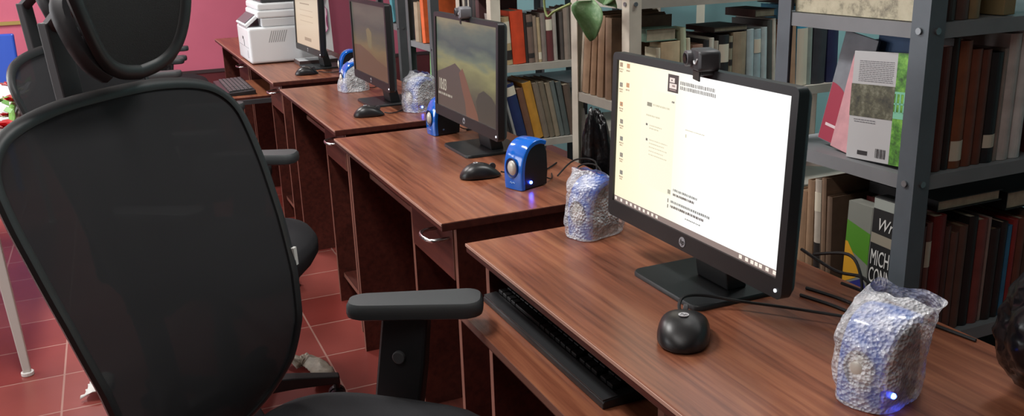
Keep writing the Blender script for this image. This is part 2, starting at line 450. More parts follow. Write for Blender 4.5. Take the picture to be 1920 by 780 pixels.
def page_content(sc):
    rnd = random.Random(3)
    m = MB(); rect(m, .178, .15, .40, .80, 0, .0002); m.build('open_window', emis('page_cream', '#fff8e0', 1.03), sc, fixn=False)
    m = MB(); rect(m, 0, .962, 1, 1.0, 0, .0003)
    tb = m.build('taskbar', emis('taskbar_taupe', '#92807a', .95), sc, fixn=False)
    m = MB()
    for u in (.013, .055, .097, .129, .161, .193, .224, .255, .284, .314): rect(m, u - .006, .970, u + .008, .990, 0, .0006)
    m.build('pinned_icons', emis('icon_white', '#fff4e6', 1.), tb, fixn=False); m = MB()
    for u in (.815, .847, .874, .895, .916, .948, .983): rect(m, u - .007, .968, u + .008, .99, 0, .0006)
    m.build('tray_icons', emis('icon_white', '#fff4e6', 1.), tb, fixn=False)
    m = MB()
    cols = 0
    for u, v in ((.020, .05), (.024, .187), (.030, .32), (.036, .44), (.040, .56), (.044, .675), (.048, .80)):
        rect(m, u - .012, v - .034, u + .010, v - .004, rnd.choice((0, 1, 2)))
        rect(m, u - .004, v - .026, u + .003, v - .012, rnd.choice((0, 2)), .0005)
        scribble(m, u - .016, u + .014, v + .012, .010, rnd, 0)
        scribble(m, u - .012, u + .010, v + .028, .009, rnd, 0)
    for u, v in ((.072, .05), (.073, .18)):
        rect(m, u - .012, v - .034, u + .010, v - .004, 1); scribble(m, u - .014, u + .012, v + .014, .010, rnd, 0)
    m.build('desktop_icons', [emis('icon_brown', '#b39a80'), emis('icon_orange', '#d09a72'), emis('icon_slate', '#8f8c84')], sc, fixn=False)
    m = MB(); rect(m, .345, .024, .412, .135, 0, .0004)
    rect(m, .356, .045, .388, .074, 1, .0006); rect(m, .367, .056, .375, .064, 0, .0008); rect(m, .356, .080, .401, .112, 1, .0006)
    rect(m, .374, .088, .392, .100, 2, .0008); rect(m, .358, .117, .398, .124, 2, .0006)
    m.build('page_emblem', [emis('emblem_dark', '#4a3b3a'), emis('emblem_pink', '#f3e2da'), emis('emblem_rose', '#a88f8a')], sc, fixn=False)
    m = MB()
    scribble(m, .422, .622, .066, .022, rnd); scribble(m, .422, .630, .096, .022, rnd)
    m.build('heading_lines', emis('head_grey', '#a09c98'), sc, fixn=False)
    m = MB()
    scribble(m, .376, .396, .196, .012, rnd, 0)
    rect(m, .215, .236, .248, .262, 1); scribble(m, .256, .365, .246, .012, rnd, 2)
    scribble(m, .212, .305, .322, .010, rnd, 2)
    rect(m, .212, .378, .224, .392, 0); scribble(m, .238, .32, .386, .008, rnd, 2); scribble(m, .238, .30, .405, .008, rnd, 2)
    rect(m, .216, .478, .228, .494, 0)
    for k, v in enumerate((.482, .505, .53, .556, .58)): scribble(m, .240, .36 - .02 * (k % 2), v, .007, rnd, 2)
    m2 = MB(); scribble(m2, .468, .58, .345, .006, rnd, 0); rect(m2, .470, .372, .476, .392, 0); m2.build('page_note', TXT2, sc, fixn=False)
    m.build('page_text', [emis('text_mid', '#77716a'), emis('text_icon', '#9b9584'), TXT2], sc, fixn=False)
    m = MB()
    rect(m, .378, .762, .396, .790, 2)
    scribble(m, .413, .560, .752, .015, rnd, 1); scribble(m, .413, .545, .782, .015, rnd, 0)
    rect(m, .381, .822, .386, .848, 0); rect(m, .381, .860, .386, .884, 0)
    scribble(m, .400, .640, .834, .016, rnd, 1); scribble(m, .400, .604, .866, .016, rnd, 0); scribble(m, .496, .588, .906, .008, rnd, 1)
    m.build('footer_text', [INK, GREYL, emis('text_icon2', '#b0aa98')], sc, fixn=False)

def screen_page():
    # a pale page; overexposure glare painted into the emission as a yellow-to-white ramp
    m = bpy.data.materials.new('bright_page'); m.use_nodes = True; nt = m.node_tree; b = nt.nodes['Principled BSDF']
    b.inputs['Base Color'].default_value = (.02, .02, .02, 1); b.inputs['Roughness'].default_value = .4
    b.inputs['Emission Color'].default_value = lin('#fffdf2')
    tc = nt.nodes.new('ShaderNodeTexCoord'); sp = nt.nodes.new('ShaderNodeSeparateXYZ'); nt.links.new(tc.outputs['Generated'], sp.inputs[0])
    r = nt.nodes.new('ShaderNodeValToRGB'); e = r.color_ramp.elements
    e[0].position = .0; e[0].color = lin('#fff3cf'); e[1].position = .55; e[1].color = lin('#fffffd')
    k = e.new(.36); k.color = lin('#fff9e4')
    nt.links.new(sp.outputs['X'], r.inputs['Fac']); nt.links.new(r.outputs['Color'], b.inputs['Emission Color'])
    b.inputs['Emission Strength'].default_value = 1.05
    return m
def screen_ramp(name, stops, nscale=3., namt=.25, strength=.75):
    m = bpy.data.materials.new(name); m.use_nodes = True; nt = m.node_tree; b = nt.nodes['Principled BSDF']
    b.inputs['Base Color'].default_value = (.012, .012, .013, 1); b.inputs['Roughness'].default_value = .3
    tc = nt.nodes.new('ShaderNodeTexCoord'); sp = nt.nodes.new('ShaderNodeSeparateXYZ'); nt.links.new(tc.outputs['Generated'], sp.inputs[0])
    mp = nt.nodes.new('ShaderNodeMapping'); mp.inputs['Scale'].default_value = (1.2, 1, 3.0); nt.links.new(tc.outputs['Generated'], mp.inputs[0])
    n = nt.nodes.new('ShaderNodeTexNoise'); n.inputs['Scale'].default_value = nscale; n.inputs['Detail'].default_value = 4; nt.links.new(mp.outputs[0], n.inputs['Vector'])
    a = nt.nodes.new('ShaderNodeMath'); a.operation = 'MULTIPLY_ADD'; a.inputs[1].default_value = namt; a.inputs[2].default_value = -namt / 2
    nt.links.new(n.outputs['Fac'], a.inputs[0])
    ad = nt.nodes.new('ShaderNodeMath'); ad.operation = 'ADD'; nt.links.new(sp.outputs['Z'], ad.inputs[0]); nt.links.new(a.outputs[0], ad.inputs[1])
    r = nt.nodes.new('ShaderNodeValToRGB'); e = r.color_ramp.elements
    e[0].position = stops[0][0]; e[0].color = lin(stops[0][1]); e[1].position = stops[-1][0]; e[1].color = lin(stops[-1][1])
    for p, c in stops[1:-1]:
        k = e.new(p); k.color = lin(c)
    nt.links.new(ad.outputs[0], r.inputs['Fac']); nt.links.new(r.outputs['Color'], b.inputs['Emission Color'])
    b.inputs['Emission Strength'].default_value = strength
    return m
VALLEY = screen_ramp('valley_picture', [(0, '#463f38'), (.22, '#5a5342'), (.42, '#7a7650'), (.52, '#8f8a5c'), (.62, '#6d7560'), (.75, '#48544f'), (.88, '#5c685c'), (1, '#8a8468')], 3.2, .30, .9)
VALLEY2 = screen_ramp('valley_dim_picture', [(0, '#5b4636'), (.2, '#74593f'), (.38, '#7d6846'), (.5, '#615b48'), (.7, '#4d4f48'), (.86, '#5f5f54'), (1, '#55574e')], 2.6, .30, .85)
PEACH = screen_ramp('peach_page', [(0, '#cdb39a'), (.5, '#d8c2a8'), (1, '#cfc0aa')], 3., .1, .98)
def lock_content(sc):
    m = MB()
    def poly(pts, mi): m.quad([suv(u, v, .0002 + .0002 * mi) for u, v in reversed(pts)], mi)
    poly([(.0, .93), (0, .62), (.14, .56), (.27, .50), (.33, .47), (.42, .52), (.50, .62), (.56, .74), (.64, .93), (.66, 1.0), (0, 1.0)], 0)
    poly([(.40, .56), (.46, .50), (.53, .62), (.60, .76), (.70, .93), (.72, 1.0), (.52, 1.0), (.50, .86), (.44, .70)], 1)
    poly([(.68, .80), (.72, .71), (.80, .66), (.92, .70), (1.0, .78), (1.0, 1.0), (.72, 1.0)], 2)
    m.build('rock_picture', [emis('rock_taupe', '#5a4d44', .85), emis('rock_rust', '#7a5240', .85), emis('rock_dark', '#474238', .85)], sc, fixn=False)
    text_mesh('10:03', .050, emis('clock_white', '#c9c0ae', .9), sc, suv(.03, .755, .0012), (PI / 2, 0, 0), 'clock_digits', .0001, 'LEFT', sx=.62)
    m = MB(); rnd = random.Random(5)
    u = .02
    for w in (.06, .03, .05, .035, .06, .03):
        rect(m, u, .842, u + w - .01, .868, 0, .001); u += w
    m.build('date_line', emis('date_white', '#a89f90', .9), sc, fixn=False)
def dim_content(sc):
    m = MB()
    def poly(pts, mi): m.quad([suv(u, v, .0002 + .0002 * mi) for u, v in reversed(pts)], mi)
    poly([(0, .62), (.2, .60), (.45, .66), (.7, .74), (1, .80), (1, 1), (0, 1)], 0)
    poly([(.42, .36), (.50, .32), (.58, .38), (.56, .62), (.46, .60)], 1)
    m.build('hill_picture', [emis('hill_brown', '#6b4f3c', .85), emis('tree_olive', '#7b6f50', .85)], sc, fixn=False)
def peach_content(sc):
    m = MB(); rnd = random.Random(9)
    rect(m, .05, .05, .24, .16, 0); rect(m, .40, .02, .75, .12, 0); rect(m, .22, .22, .62, .24, 1); rect(m, .36, .84, .64, .90, 1)
    for v in (.34, .44, .54): rect(m, .2, v, .75, v + .012, 2)
    m.build('page_blocks', [emis('block_slate', '#6f6f62', .9), emis('block_tan', '#a98f78', .9), emis('block_pale', '#c5ab92', .95)], sc, fixn=False)
mons = []
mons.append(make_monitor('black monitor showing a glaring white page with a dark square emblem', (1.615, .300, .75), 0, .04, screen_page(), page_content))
mons.append(make_monitor('black monitor on its lock screen with clock digits over a valley picture', (.413, .362, .75), 0, .04, VALLEY, lock_content))
mons.append(make_monitor('black monitor with a dim brown landscape, between two bubble-wrapped speakers', (-.541, .341, .75), 0, .004, VALLEY2, dim_content))
mons.append(make_monitor('black monitor with a peach page, next to the white printer', (-1.747, .351, .75), .04, .04, PEACH, peach_content))

# webcams clipped on two monitors
LENS = mat('lens_glass', '#0a0a0c', .08)
def make_webcam(label, loc, rz, s=1., body=GREYD):
    t = thing('webcam', label, 'webcam', loc, rz, group='webcams clipped on monitors')
    MB().loft([[(x * .92, y, z) for x, y, z in [(a, -.017, b) for a, b in rrect(.050, .030, .006, 3, 0, .020)]],
               [(a, -.014, b) for a, b in rrect(.054, .033, .008, 3, 0, .020)],
               [(a, .014, b) for a, b in rrect(.054, .033, .008, 3, 0, .020)],
               [(a * .9, .018, b) for a, b in rrect(.050, .028, .006, 3, 0, .020)]]).build('body', body, t, smooth=True)
    l = MB().cyl((-.017, -.021, .021), .0125, .010, 24, axis='y').build('lens_ring', mat('ring_grey', '#58585c', .35), t, bevel=.001)
    MB().cyl((-.017, -.0268, .021), .0085, .002, 24, axis='y').build('lens', LENS, l)
    MB().tube(smooth_path([(.002, -.0178, .019), (.006, -.0182, .0155), (.012, -.0182, .0165), (.017, -.0178, .023)], 3), .0016, 6).build('logo', WHITE, t)
    MB().b2((-.016, -.012, -.002), (.020, .012, .0035)).b2((-.014, -.0145, -.012), (.018, -.012, .003)).build('clip', BLK, t, bevel=.001)
    return t
w1 = make_webcam('dark grey webcam with a white tick mark, on top of the bright-screen monitor', (1.652, .240, 1.1365), -.30)
w2 = make_webcam('small grey webcam on top of the lock-screen monitor', (.440, .300, 1.1345), -.25, body=mat('webcam_grey', '#6f6f74', .4))
w2.scale = (.95, .95, .95)

# ------------------------------------------------------------------ mice
def make_mouse(label, loc, rz, cord):
    t = thing('computer_mouse', label, 'mouse', loc, rz, group='black wired mice')
    m = MB(); rings = []
    L, Wd, H = .112, .066, .037
    NR = 14
    for i in range(NR + 1):
        s = i / NR; y = -L / 2 + L * s
        e = max(.02, 1 - abs(2 * s - 1) ** 2.8) ** .5
        w = Wd / 2 * e * (1.0 - .10 * s); h = H * (max(.0, 1 - abs(2 * (s - .08) - .72) ** 2.2 * .72)) * (e ** .55)
        ring = []
        for k in range(18):
            a = 2 * PI * k / 18; ca, sa = math.cos(a), math.sin(a)
            x = w * (abs(ca) ** .8) * (1 if ca > 0 else -1)
            z = h * (sa ** .75 if sa > 0 else 0) + .0045 * (1 if sa > 0 else 0) * 0
            z = .004 + max(z, 0) if sa > 0 else .0015 + .0025 * (1 + sa) * (.5)
            ring.append((x * (1.0 if sa > -.3 else .9), y, z))
        rings.append(ring)
    m.loft(rings).build('shell', MOUSE, t, smooth=True, sub=1)
    MB().cyl((0, .033, .0275), .009, .006, 16, axis='x').build('scroll_wheel', GREYD, t, bevel=.001)
    l = MB().cyl((0, -.012, .0405), .0062, .0012, 20, axis='z').build('logo', mat('logo_silver', '#b8b8bc', .35), t)
    text_mesh('hp', .0085, MATS['logo_ink'], l, (0, -.012, .0413), (0, 0, 0), 'logo_letters', .0001, shear=.25)
    MB().tube(smooth_path(cord, 6), .0022, 6).build('cord', CORD, t, smooth=True)
    return t
m1 = make_mouse('black mouse in front of the bright-screen monitor, its cord looping over the base', (1.766, .134, .75), math.radians(52),
           [(-.006, .052, .010), (-.010, .068, .020), (-.004, .090, .024), (.020, .108, .020), (.065, .112, .0125), (.12, .10, .0125), (.19, .08, .0125)])
m1.scale = (1.30, 1.14, 1.1)
make_mouse('black mouse left of the lit blue speaker on the second desk', (.700, .225, .75), math.radians(-8), [(0, .055, .010), (.004, .075, .006), (.015, .11, .004), (.01, .17, .004), (-.06, .23, .003)])
make_mouse('black mouse beside the third monitor, on the desk of the wrapped speakers', (-.31, .200, .75), math.radians(-10), [(0, .055, .010), (.004, .075, .006), (-.02, .10, .004), (-.06, .13, .004), (-.12, .15, .003)])
make_mouse('black mouse next to the printer, in front of the peach-screen monitor', (-1.53, .225, .75), math.radians(-4), [(0, .055, .010), (0, .08, .006), (.02, .12, .004), (.0, .16, .004)])

# ------------------------------------------------------------------ speakers
BLUE = mat('blue_gloss', '#0a62c8', .14, coat=.6)
CONE = mat('cone_silver', '#c9c6bd', .35, .3)
LED = emis('blue_led', '#3050ff', 60.)
SPK = mat('speaker_black', '#121218', .4)
def make_speaker(label, loc, rz, led=True, name='desktop_speaker'):
    t = thing(name, label, 'speaker', loc, rz, group='small blue desktop speakers')
    w = .062
    prof = [(-.038, .002), (-.038, .05), (-.034, .078), (-.022, .101), (-.004, .112), (.018, .113), (.034, .108), (.042, .085), (.044, .04), (.040, .002)]
    m = MB(); N = len(prof)
    m.loft([[(-w / 2, y, z) for y, z in prof], [(w / 2, y, z) for y, z in prof]]).build('body', SPK, t, bevel=.003, seg=3)
    # glossy shell: a curved strip over front and top
    fp = smooth_path([(-.046, 0, .001), (-.0475, 0, .03), (-.046, 0, .06), (-.039, 0, .086), (-.026, 0, .106), (-.006, 0, .1175), (.018, 0, .1195), (.038, 0, .113)], 4)
    rings = []
    for i, p in enumerate(fp):
        q = fp[min(i + 1, len(fp) - 1)] - fp[max(i - 1, 0)]; q.normalize(); nrm = Vector((-q.z, 0, q.x))
        ring = []
        hw = .0345 * (1 - .10 * (1 - i / (len(fp) - 1)))
        for a, b in ((-1, -.010), (-1, 0), (-.8, .0025), (0, .0036), (.8, .0025), (1, 0), (1, -.010), (0, -.006)):
            v = p + nrm * (b if b >= -.007 else b)
            ring.append((a * hw, v.x, v.z))
        rings.append(ring)
    m = MB(); m.loft(rings).build('front_shell', BLUE, t, smooth=True, bevel=.0012)
    # recess ring and cone on the front
    def ell(cy, rx, rz_, n=28): return [(rx * math.cos(2 * PI * k / n), cy, .056 + rz_ * math.sin(2 * PI * k / n)) for k in range(n)]
    rg = MB().loft([ell(-.0500, .0195, .0245), ell(-.0530, .0205, .0255), ell(-.0515, .0165, .021), ell(-.0505, .0155, .020)]).build('cone_ring', mat('ring_navy', '#06245c', .3), t, smooth=True)
    MB().loft([ell(-.0510, .0148, .0190), ell(-.0545, .0120, .0155), ell(-.0565, .007, .009), ell(-.0570, .002, .003)]).build('cone', CONE, rg, smooth=True)
    MB().tube(smooth_path([(-.008, -.0508, .018), (-.005, -.0509, .021), (-.002, -.0509, .017), (.002, -.0509, .020), (.008, -.0508, .018)], 4), .0008, 6).build('brand_print', mat('speaker_print', '#9fc2ee', .4), t)
    MB().ball((w / 2 + .0012, -.018, .018), .0040, n=12, m=8).build('power_light', LED if led else mat('led_off', '#20304a', .3), t, smooth=True)
    pts = [(.01, .044, .02), (.015, .065, .008), (.0, .09, .003), (-.03, .12, .003)]
    MB().tube(smooth_path(pts, 5), .0018, 6).build('cord', CORD, t, smooth=True)
    return t
s3 = make_speaker('glossy blue speaker with a lit blue light, right of the lock-screen monitor', (.838, .296, .75), math.radians(20))
s4 = make_speaker('glossy blue speaker half hidden by the left edge of the lock-screen monitor', (.118, .333, .75), math.radians(8), led=False)
make_speaker('blue speaker right of the peach-screen monitor, beyond the third monitor', (-1.375, .40, .75), math.radians(-6), led=False)
def wrap(parent, secs, seed, n=44, rows=26, amp=.004):
    # loose film around the speaker: super-elliptic sections (z, cx, cy, rx, ry, power)
    rings = []
    Z = [s[0] for s in secs]
    for i in range(rows + 1):
        z = Z[0] + (Z[-1] - Z[0]) * i / rows
        cx, cy, rx, ry, pw = [interp(z, Z, [s[k] for s in secs]) for k in (1, 2, 3, 4, 5)]
        ring = []
        for k in range(n):
            a = 2 * PI * k / n; ca, sa = math.cos(a), math.sin(a)
            x = cx + rx * abs(ca) ** pw * (1 if ca > 0 else -1); y = cy + ry * abs(sa) ** pw * (1 if sa > 0 else -1)
            zz = z
            if i == rows: zz += .010 * noise.noise((x * 40, y * 40, seed))
            d = noise.noise((x * 28 + seed, y * 28, z * 28)) * amp + noise.noise((x * 90, y * 90 + seed, z * 90)) * amp * .5
            ring.append((x + d * ca, y + d * sa, max(zz, .0015)))
        rings.append(ring)
    m = MB().loft(rings, 0, True, True, False)
    return m.build('bubble_wrap', BUBBLE, parent, smooth=True)
a = make_speaker('bubble-wrapped blue speaker with a lit blue light, right of the bright-screen monitor', (2.034, .258, .75), math.radians(14), name='wrapped_speaker')
wrap(a, [(.0015, 0, 0, .040, .056, .6), (.03, -.001, 0, .046, .058, .55), (.09, -.002, .004, .047, .058, .55), (.112, .002, .012, .050, .052, .6), (.130, .008, .020, .052, .034, .7), (.143, .014, .030, .050, .018, .9)], 1.3)
b = make_speaker('bubble-wrapped blue speaker left of the bright-screen monitor', (1.250, .262, .75), math.radians(18), led=False, name='wrapped_speaker')
wrap(b, [(.0015, 0, 0, .042, .062, .6), (.03, 0, .004, .046, .066, .55), (.09, -.002, 0, .042, .056, .6), (.110, -.002, -.004, .044, .050, .6), (.126, -.002, -.010, .046, .024, .8), (.139, -.003, -.016, .048, .010, .9)], 5.1)
a = make_speaker('bubble-wrapped speaker left of the third monitor', (-.925, .300, .75), math.radians(5), led=False, name='wrapped_speaker')
wrap(a, [(.0015, 0, 0, .055, .062, .6), (.03, 0, 0, .052, .062, .6), (.09, 0, .008, .042, .050, .6), (.125, 0, .02, .022, .026, .8), (.14, .004, .024, .008, .010, .9)], 9.7)
a = make_speaker('bubble-wrapped speaker with a lit blue light, right of the third monitor', (-.318, .395, .75), math.radians(24), name='wrapped_speaker')
wrap(a, [(.0015, 0, 0, .044, .060, .6), (.03, 0, 0, .048, .062, .55), (.09, 0, 0, .047, .058, .55), (.12, 0, .0, .048, .050, .6), (.132, 0, .004, .050, .026, .8), (.14, 0, .006, .048, .016, .9)], 12.4)

# loose speaker and monitor cables
def cable(label, paths, r=.0024, mats=CORD, name='cable_bundle'):
    m = MB()
    for p in paths: m.tube(smooth_path(p, 6), r, 6)
    return tag(m.build(name, mats, None, smooth=True), label, 'cable')
zt = .7528
cable('tangle of thin black cables behind the lit blue speaker on the second desk',
      [[(.84, .42, zt), (.86, .445, zt + .012), (.90, .455, zt + .02), (.94, .47, zt + .004)], [(.82, .43, zt), (.80, .47, zt + .02), (.85, .49, zt + .025), (.95, .46, zt + .003)],
       [(.80, .40, zt), (.78, .46, zt + .03), (.82, .50, zt + .03), (.93, .44, zt + .002)], [(.88, .44, zt + .012), (.90, .42, zt + .004), (.925, .405, zt)],
       [(.83, .45, zt + .02), (.88, .48, zt + .018), (.93, .50, zt + .002)], [(.79, .45, zt), (.85, .47, zt + .01), (.98, .47, zt)]], .0022)
cable('black cables running along the nearest desk behind the bright-screen monitor',
      [[(1.72, .40, zt), (1.78, .415, zt), (1.84, .42, zt)], [(1.70, .43, zt), (1.76, .445, zt), (1.82, .44, zt + .004), (1.845, .425, zt)],
       [(1.68, .46, zt + .05), (1.75, .47, zt + .07), (1.79, .46, zt + .05), (1.82, .44, zt + .012), (1.842, .43, zt)],
       [(1.66, .45, zt + .055), (1.74, .455, zt + .04), (1.80, .46, zt + .045), (1.84, .45, zt + .015), (1.845, .415, zt)],
       [(1.74, .47, zt + .015), (1.80, .480, zt + .012), (1.88, .49, zt + .002), (1.98, .505, zt)]], .0028)
tag(MB().loft([[(x, y, z) for x, y in rrect(w, h, .01, 3)] for z, w, h in ((0, .055, .035), (.006, .062, .042), (.022, .060, .040), (.028, .052, .032))]).build('power_adapter', BLK, None, (1.888, .425, .7505), (0, 0, .5), smooth=True), 'black power adapter among the cables behind the wrapped lit speaker', 'adapter')
cable('black cable clump hanging behind the peach-screen monitor', [[(-1.60, .44, zt), (-1.56, .47, zt + .04), (-1.55, .48, zt + .14), (-1.60, .49, zt + .20)], [(-1.58, .45, zt), (-1.52, .46, zt + .05), (-1.56, .47, zt + .10), (-1.58, .49, zt + .24)], [(-1.66, .45, zt), (-1.50, .47, zt + .02), (-1.45, .46, zt)]], .004)
cable('brown-black cable loop behind the half-hidden blue speaker', [[(.12, .41, zt), (.16, .43, zt + .006), (.22, .42, zt + .012), (.27, .44, zt)]], .003)

# ------------------------------------------------------------------ printer
def make_printer():
    t = thing('printer', 'white multifunction laser printer with a grey control panel', 'printer', (-2.49, .045, .75), .0)
    W_, D_ = .42, .40
    b = MB()
    b.b2((0, 0, .004), (W_, D_, .19)).build('lower_body', WHITE, t, bevel=.014, seg=4)
    MB().b2((.012, .075, .1905), (W_ - .012, D_, .235)).build('output_bay', WHITE2, t, bevel=.006)
    MB().b2((.05, .0735, .196), (.30, .0755, .230)).build('tray_slot', mat('slot_grey', '#77787b', .5), t)
    u = MB().b2((.006, .055, .2355), (W_ - .006, D_ - .004, .275)).b2((.012, .06, .2755), (W_ - .012, D_ - .01, .312), 0)
    u.build('scanner_unit', WHITE, t, bevel=.010, seg=3)
    MB().b2((.03, .085, .3125), (W_ - .03, D_ - .03, .335)).build('scanner_lid', mat('lid_dark', '#3d3e41', .4), t, bevel=.006)
    MB().b2((.02, .075, .3355), (W_ - .02, D_ - .02, .358)).build('feeder_cover', WHITE, t, bevel=.008)
    rot = Matrix.Rotation(math.radians(38), 3, 'X')
    c = MB().box((.21, .030, .222), (.34, .085, .018), 0, rot).build('control_panel', WHITE, t, bevel=.004)
    MB().box((.21, .0245, .2325), (.30, .068, .003), 0, rot).build('panel_display', mat('display_grey', '#5a5c60', .3), c)
    m = MB()
    for k in range(8):   # slanted vent slits on the side
        y0 = .10 + k * .011
        m.quad([(W_ + .0006, y0, .11), (W_ + .0006, y0 + .005, .11), (W_ + .0006, y0 + .025, .17), (W_ + .0006, y0 + .020, .17)])
    m.build('side_vent', mat('vent_grey', '#9a9da0', .5), t)
    MB().b2((.19, -.0012, .12), (.23, .0002, .135)).b2((.235, -.0012, .085), (.245, .0002, .12)).build('front_marks', mat('mark_grey', '#55585c', .5), t)
    MB().b2((.34, -.0012, .03), (.348, .0002, .07)).b2((.03, -.0010, .085), (.39, .0002, .0865)).build('paper_tray_seam', mat('seam_grey', '#8b8e92', .5), t)
    return t
make_printer()
tag(MB().b2((0, 0, 0), (.15, .20, .022), mis=[1, 1, 1, 1, 1, 0]).build('flat_box', [mat('box_grey', '#a9abad', .5), mat('box_brown', '#4a3836', .6)], None, (-2.03, .26, .7505)), 'flat grey-topped box between the printer and the peach-screen monitor', 'box')

# ------------------------------------------------------------------ office chairs
OUT = [(0, 1.138), (.10, 1.136), (.19, 1.124), (.245, 1.103), (.276, 1.066), (.283, 1.01), (.279, .93), (.268, .83), (.255, .745), (.241, .67), (.222, .60), (.180, .535), (.11, .500), (0, .49)]
ZB = [.46, .52, .58, .66, .75, .85, .95, 1.05, 1.14]; YBk = [-.275, -.242, -.215, -.203, -.215, -.242, -.275, -.312, -.350]
def yb(z, a=0): return interp(z, ZB, YBk) + .10 * a * a - .004
def chair_loop(n=4):
    r = smooth_path([(a, 0, z) for a, z in OUT], n)
    r = [(p.x, p.z) for p in r]
    return r + [(-a, z) for a, z in reversed(r[1:-1])]
def make_chair(label, loc, theta, head=True):
    t = thing('office_chair', label, 'chair', (loc[0], loc[1], 0), -theta, group='black mesh office chairs')
    lp = chair_loop()
    zc = .82
    # frame: flat strip with rounded section around the net
    rings = []
    N = len(lp)
    for i, (a, z) in enumerate(lp):
        a0, z0 = lp[i - 1]; a1, z1 = lp[(i + 1) % N]
        tx, tz = a1 - a0, z1 - z0; L = math.hypot(tx, tz); nx, nz = -tz / L, tx / L
        if nx * a + nz * (z - zc) < 0: nx, nz = -nx, -nz
        ring = []
        for o, d in ((0, .006), (.004, 0), (0, -.008), (-.007, -.010), (-.014, -.006), (-.014, .004), (-.007, .007)):
            aa, zz = a + nx * o, z + nz * o
            ring.append((aa, yb(zz, aa) + d, zz))
        rings.append(ring)
    rings.append(rings[0])
    fr = MB().loft(rings, 0, True, False, False).build('back_frame', FRAME, t, smooth=True)
    m = MB(); S_ = (1.0, .9, .75, .55, .35, .15)
    def ins(i):
        a, z = lp[i]; a0, z0 = lp[i - 1]; a1, z1 = lp[(i + 1) % N]
        tx, tz = a1 - a0, z1 - z0; L = math.hypot(tx, tz); nx, nz = -tz / L, tx / L
        if nx * a + nz * (z - zc) < 0: nx, nz = -nx, -nz
        return a - nx * .0125, z - nz * .0125
    base = [ins(i) for i in range(N)]
    rr = []
    for s in S_:
        rr.append([(a * s, yb(zc + (z - zc) * (.25 + .75 * s) if False else z * s + (1 - s) * zc, a * s), z * s + (1 - s) * zc) for a, z in base])
    m.loft(rr, 0, True, False, True)
    m.build('back_net', NET, t, smooth=True)
    # white tag sewn on the left edge
    MB().box((-.262, yb(.78, .262) + .006, .775), (.010, .006, .036), 0, Matrix.Rotation(.05, 3, 'Y')).build('care_tag', mat('tag_white', '#d6d6d2', .7), t)
    # spine, headrest stalk
    MB().tube(smooth_path([(0, -.02, .435), (0, -.20, .42), (0, -.30, .47), (0, -.325, .60), (0, -.350, .75), (0, -.410, .90), (0, -.425, .96)], 4), .024, 10, flat=(.75, 1.25)).build('spine', FRAME, t, smooth=True)
    MB().prism([(-.420, .88), (-.397, .88), (-.434, 1.245), (-.454, 1.245)], 'x', -.021, .021).build('headrest_post', FRAME2, t, bevel=.003)
    br = MB()
    br.tube(smooth_path([(0, -.445, 1.235), (0, -.40, 1.27), (-.0, -.325, 1.31)], 4), .018, 8, flat=(1, .8))
    for s in (-1, 1):
        br.tube(smooth_path([(0, -.322, 1.31), (s * .06, -.330, 1.30), (s * .104, -.318, 1.275), (s * .112, -.300, 1.235), (s * .092, -.295, 1.195), (s * .06, -.296, 1.172)], 5), .0145, 8)
    br.build('headrest_bracket', FRAME2, t, smooth=True)
    hl = [(0, 1.168), (.045, 1.176), (.080, 1.198), (.104, 1.24), (.122, 1.30), (.130, 1.37), (.126, 1.43), (.08, 1.465), (0, 1.472)]
    hr_ = smooth_path([(a, 0, z) for a, z in hl], 4); hr_ = [(p.x, p.z) for p in hr_]; hl = hr_ + [(-a, z) for a, z in reversed(hr_[1:-1])]
    def yh(a, z): return -.285 + .55 * a * a * 1.5 - .10 * (z - 1.28) - 1.2 * (z - 1.27) ** 2
    MB().tube([(a, yh(a, z), z) for a, z in hl], .009, 8, closed=True, flat=(1, 1.4)).build('headrest_frame', FRAME, t, smooth=True)
    m = MB(); rr = [[(a * s, yh(a * s, 1.28 + (z - 1.28) * s) + .003, 1.28 + (z - 1.28) * s) for a, z in hl] for s in (.97, .8, .6, .4, .2)]
    m.loft(rr, 0, True, False, True).build('headrest_pad', mat('headrest_fabric', '#1b1a1b', .85, bump=.3, bscale=700), t, smooth=True)
    # seat
    def sq(w, d, y0, pw, z, n=36):
        return [(w * abs(math.cos(2 * PI * k / n)) ** pw * (1 if math.cos(2 * PI * k / n) > 0 else -1), y0 + d * abs(math.sin(2 * PI * k / n)) ** pw * (1 if math.sin(2 * PI * k / n) > 0 else -1), z) for k in range(n)]
    rg = [sq(.215, .205, .01, .6, .430), sq(.245, .235, .01, .58, .438), sq(.258, .248, .01, .56, .465), sq(.258, .248, .01, .56, .490), sq(.248, .238, .008, .56, .508), sq(.22, .21, .0, .6, .517), sq(.15, .14, 0, .65, .515), sq(.06, .05, 0, .8, .513)]
    for r in rg:
        for k, p in enumerate(r):
            if p[1] > .12: r[k] = (p[0], p[1], p[2] - (p[1] - .12) ** 2 * 1.6)
    MB().loft(rg).build('seat_cushion', SEATF, t, smooth=True)
    MB().b2((-.11, -.13, .385), (.11, .11, .429)).b2((-.28, -.075, .405), (.28, .005, .422)).build('seat_plate', FRAME, t, bevel=.006)
    # arms
    for s in (-1, 1):
        a = MB()
        a.loft([[(s * .262, y, z) for y, z in ((-.085, .408), (.008, .408), (.008, .422), (-.085, .422))],
                [(s * .302, y, z) for y, z in ((-.085, .425), (.008, .425), (.008, .44), (-.085, .44))]])
        a.loft([[(s * .302 + dx * .016, -.040 + dy * .050, .425) for dx, dy in ((-1, -1), (1, -1), (1, 1), (-1, 1))],
                [(s * .302 + dx * .016, -.018 + dy * .050, .56) for dx, dy in ((-1, -1), (1, -1), (1, 1), (-1, 1))],
                [(s * .302 + dx * .014, -.004 + dy * .048, .662) for dx, dy in ((-1, -1), (1, -1), (1, 1), (-1, 1))]])
        ar = a.build('armrest', FRAME, t, bevel=.006)
        ct = rrect(.088, .262, .03, 5)
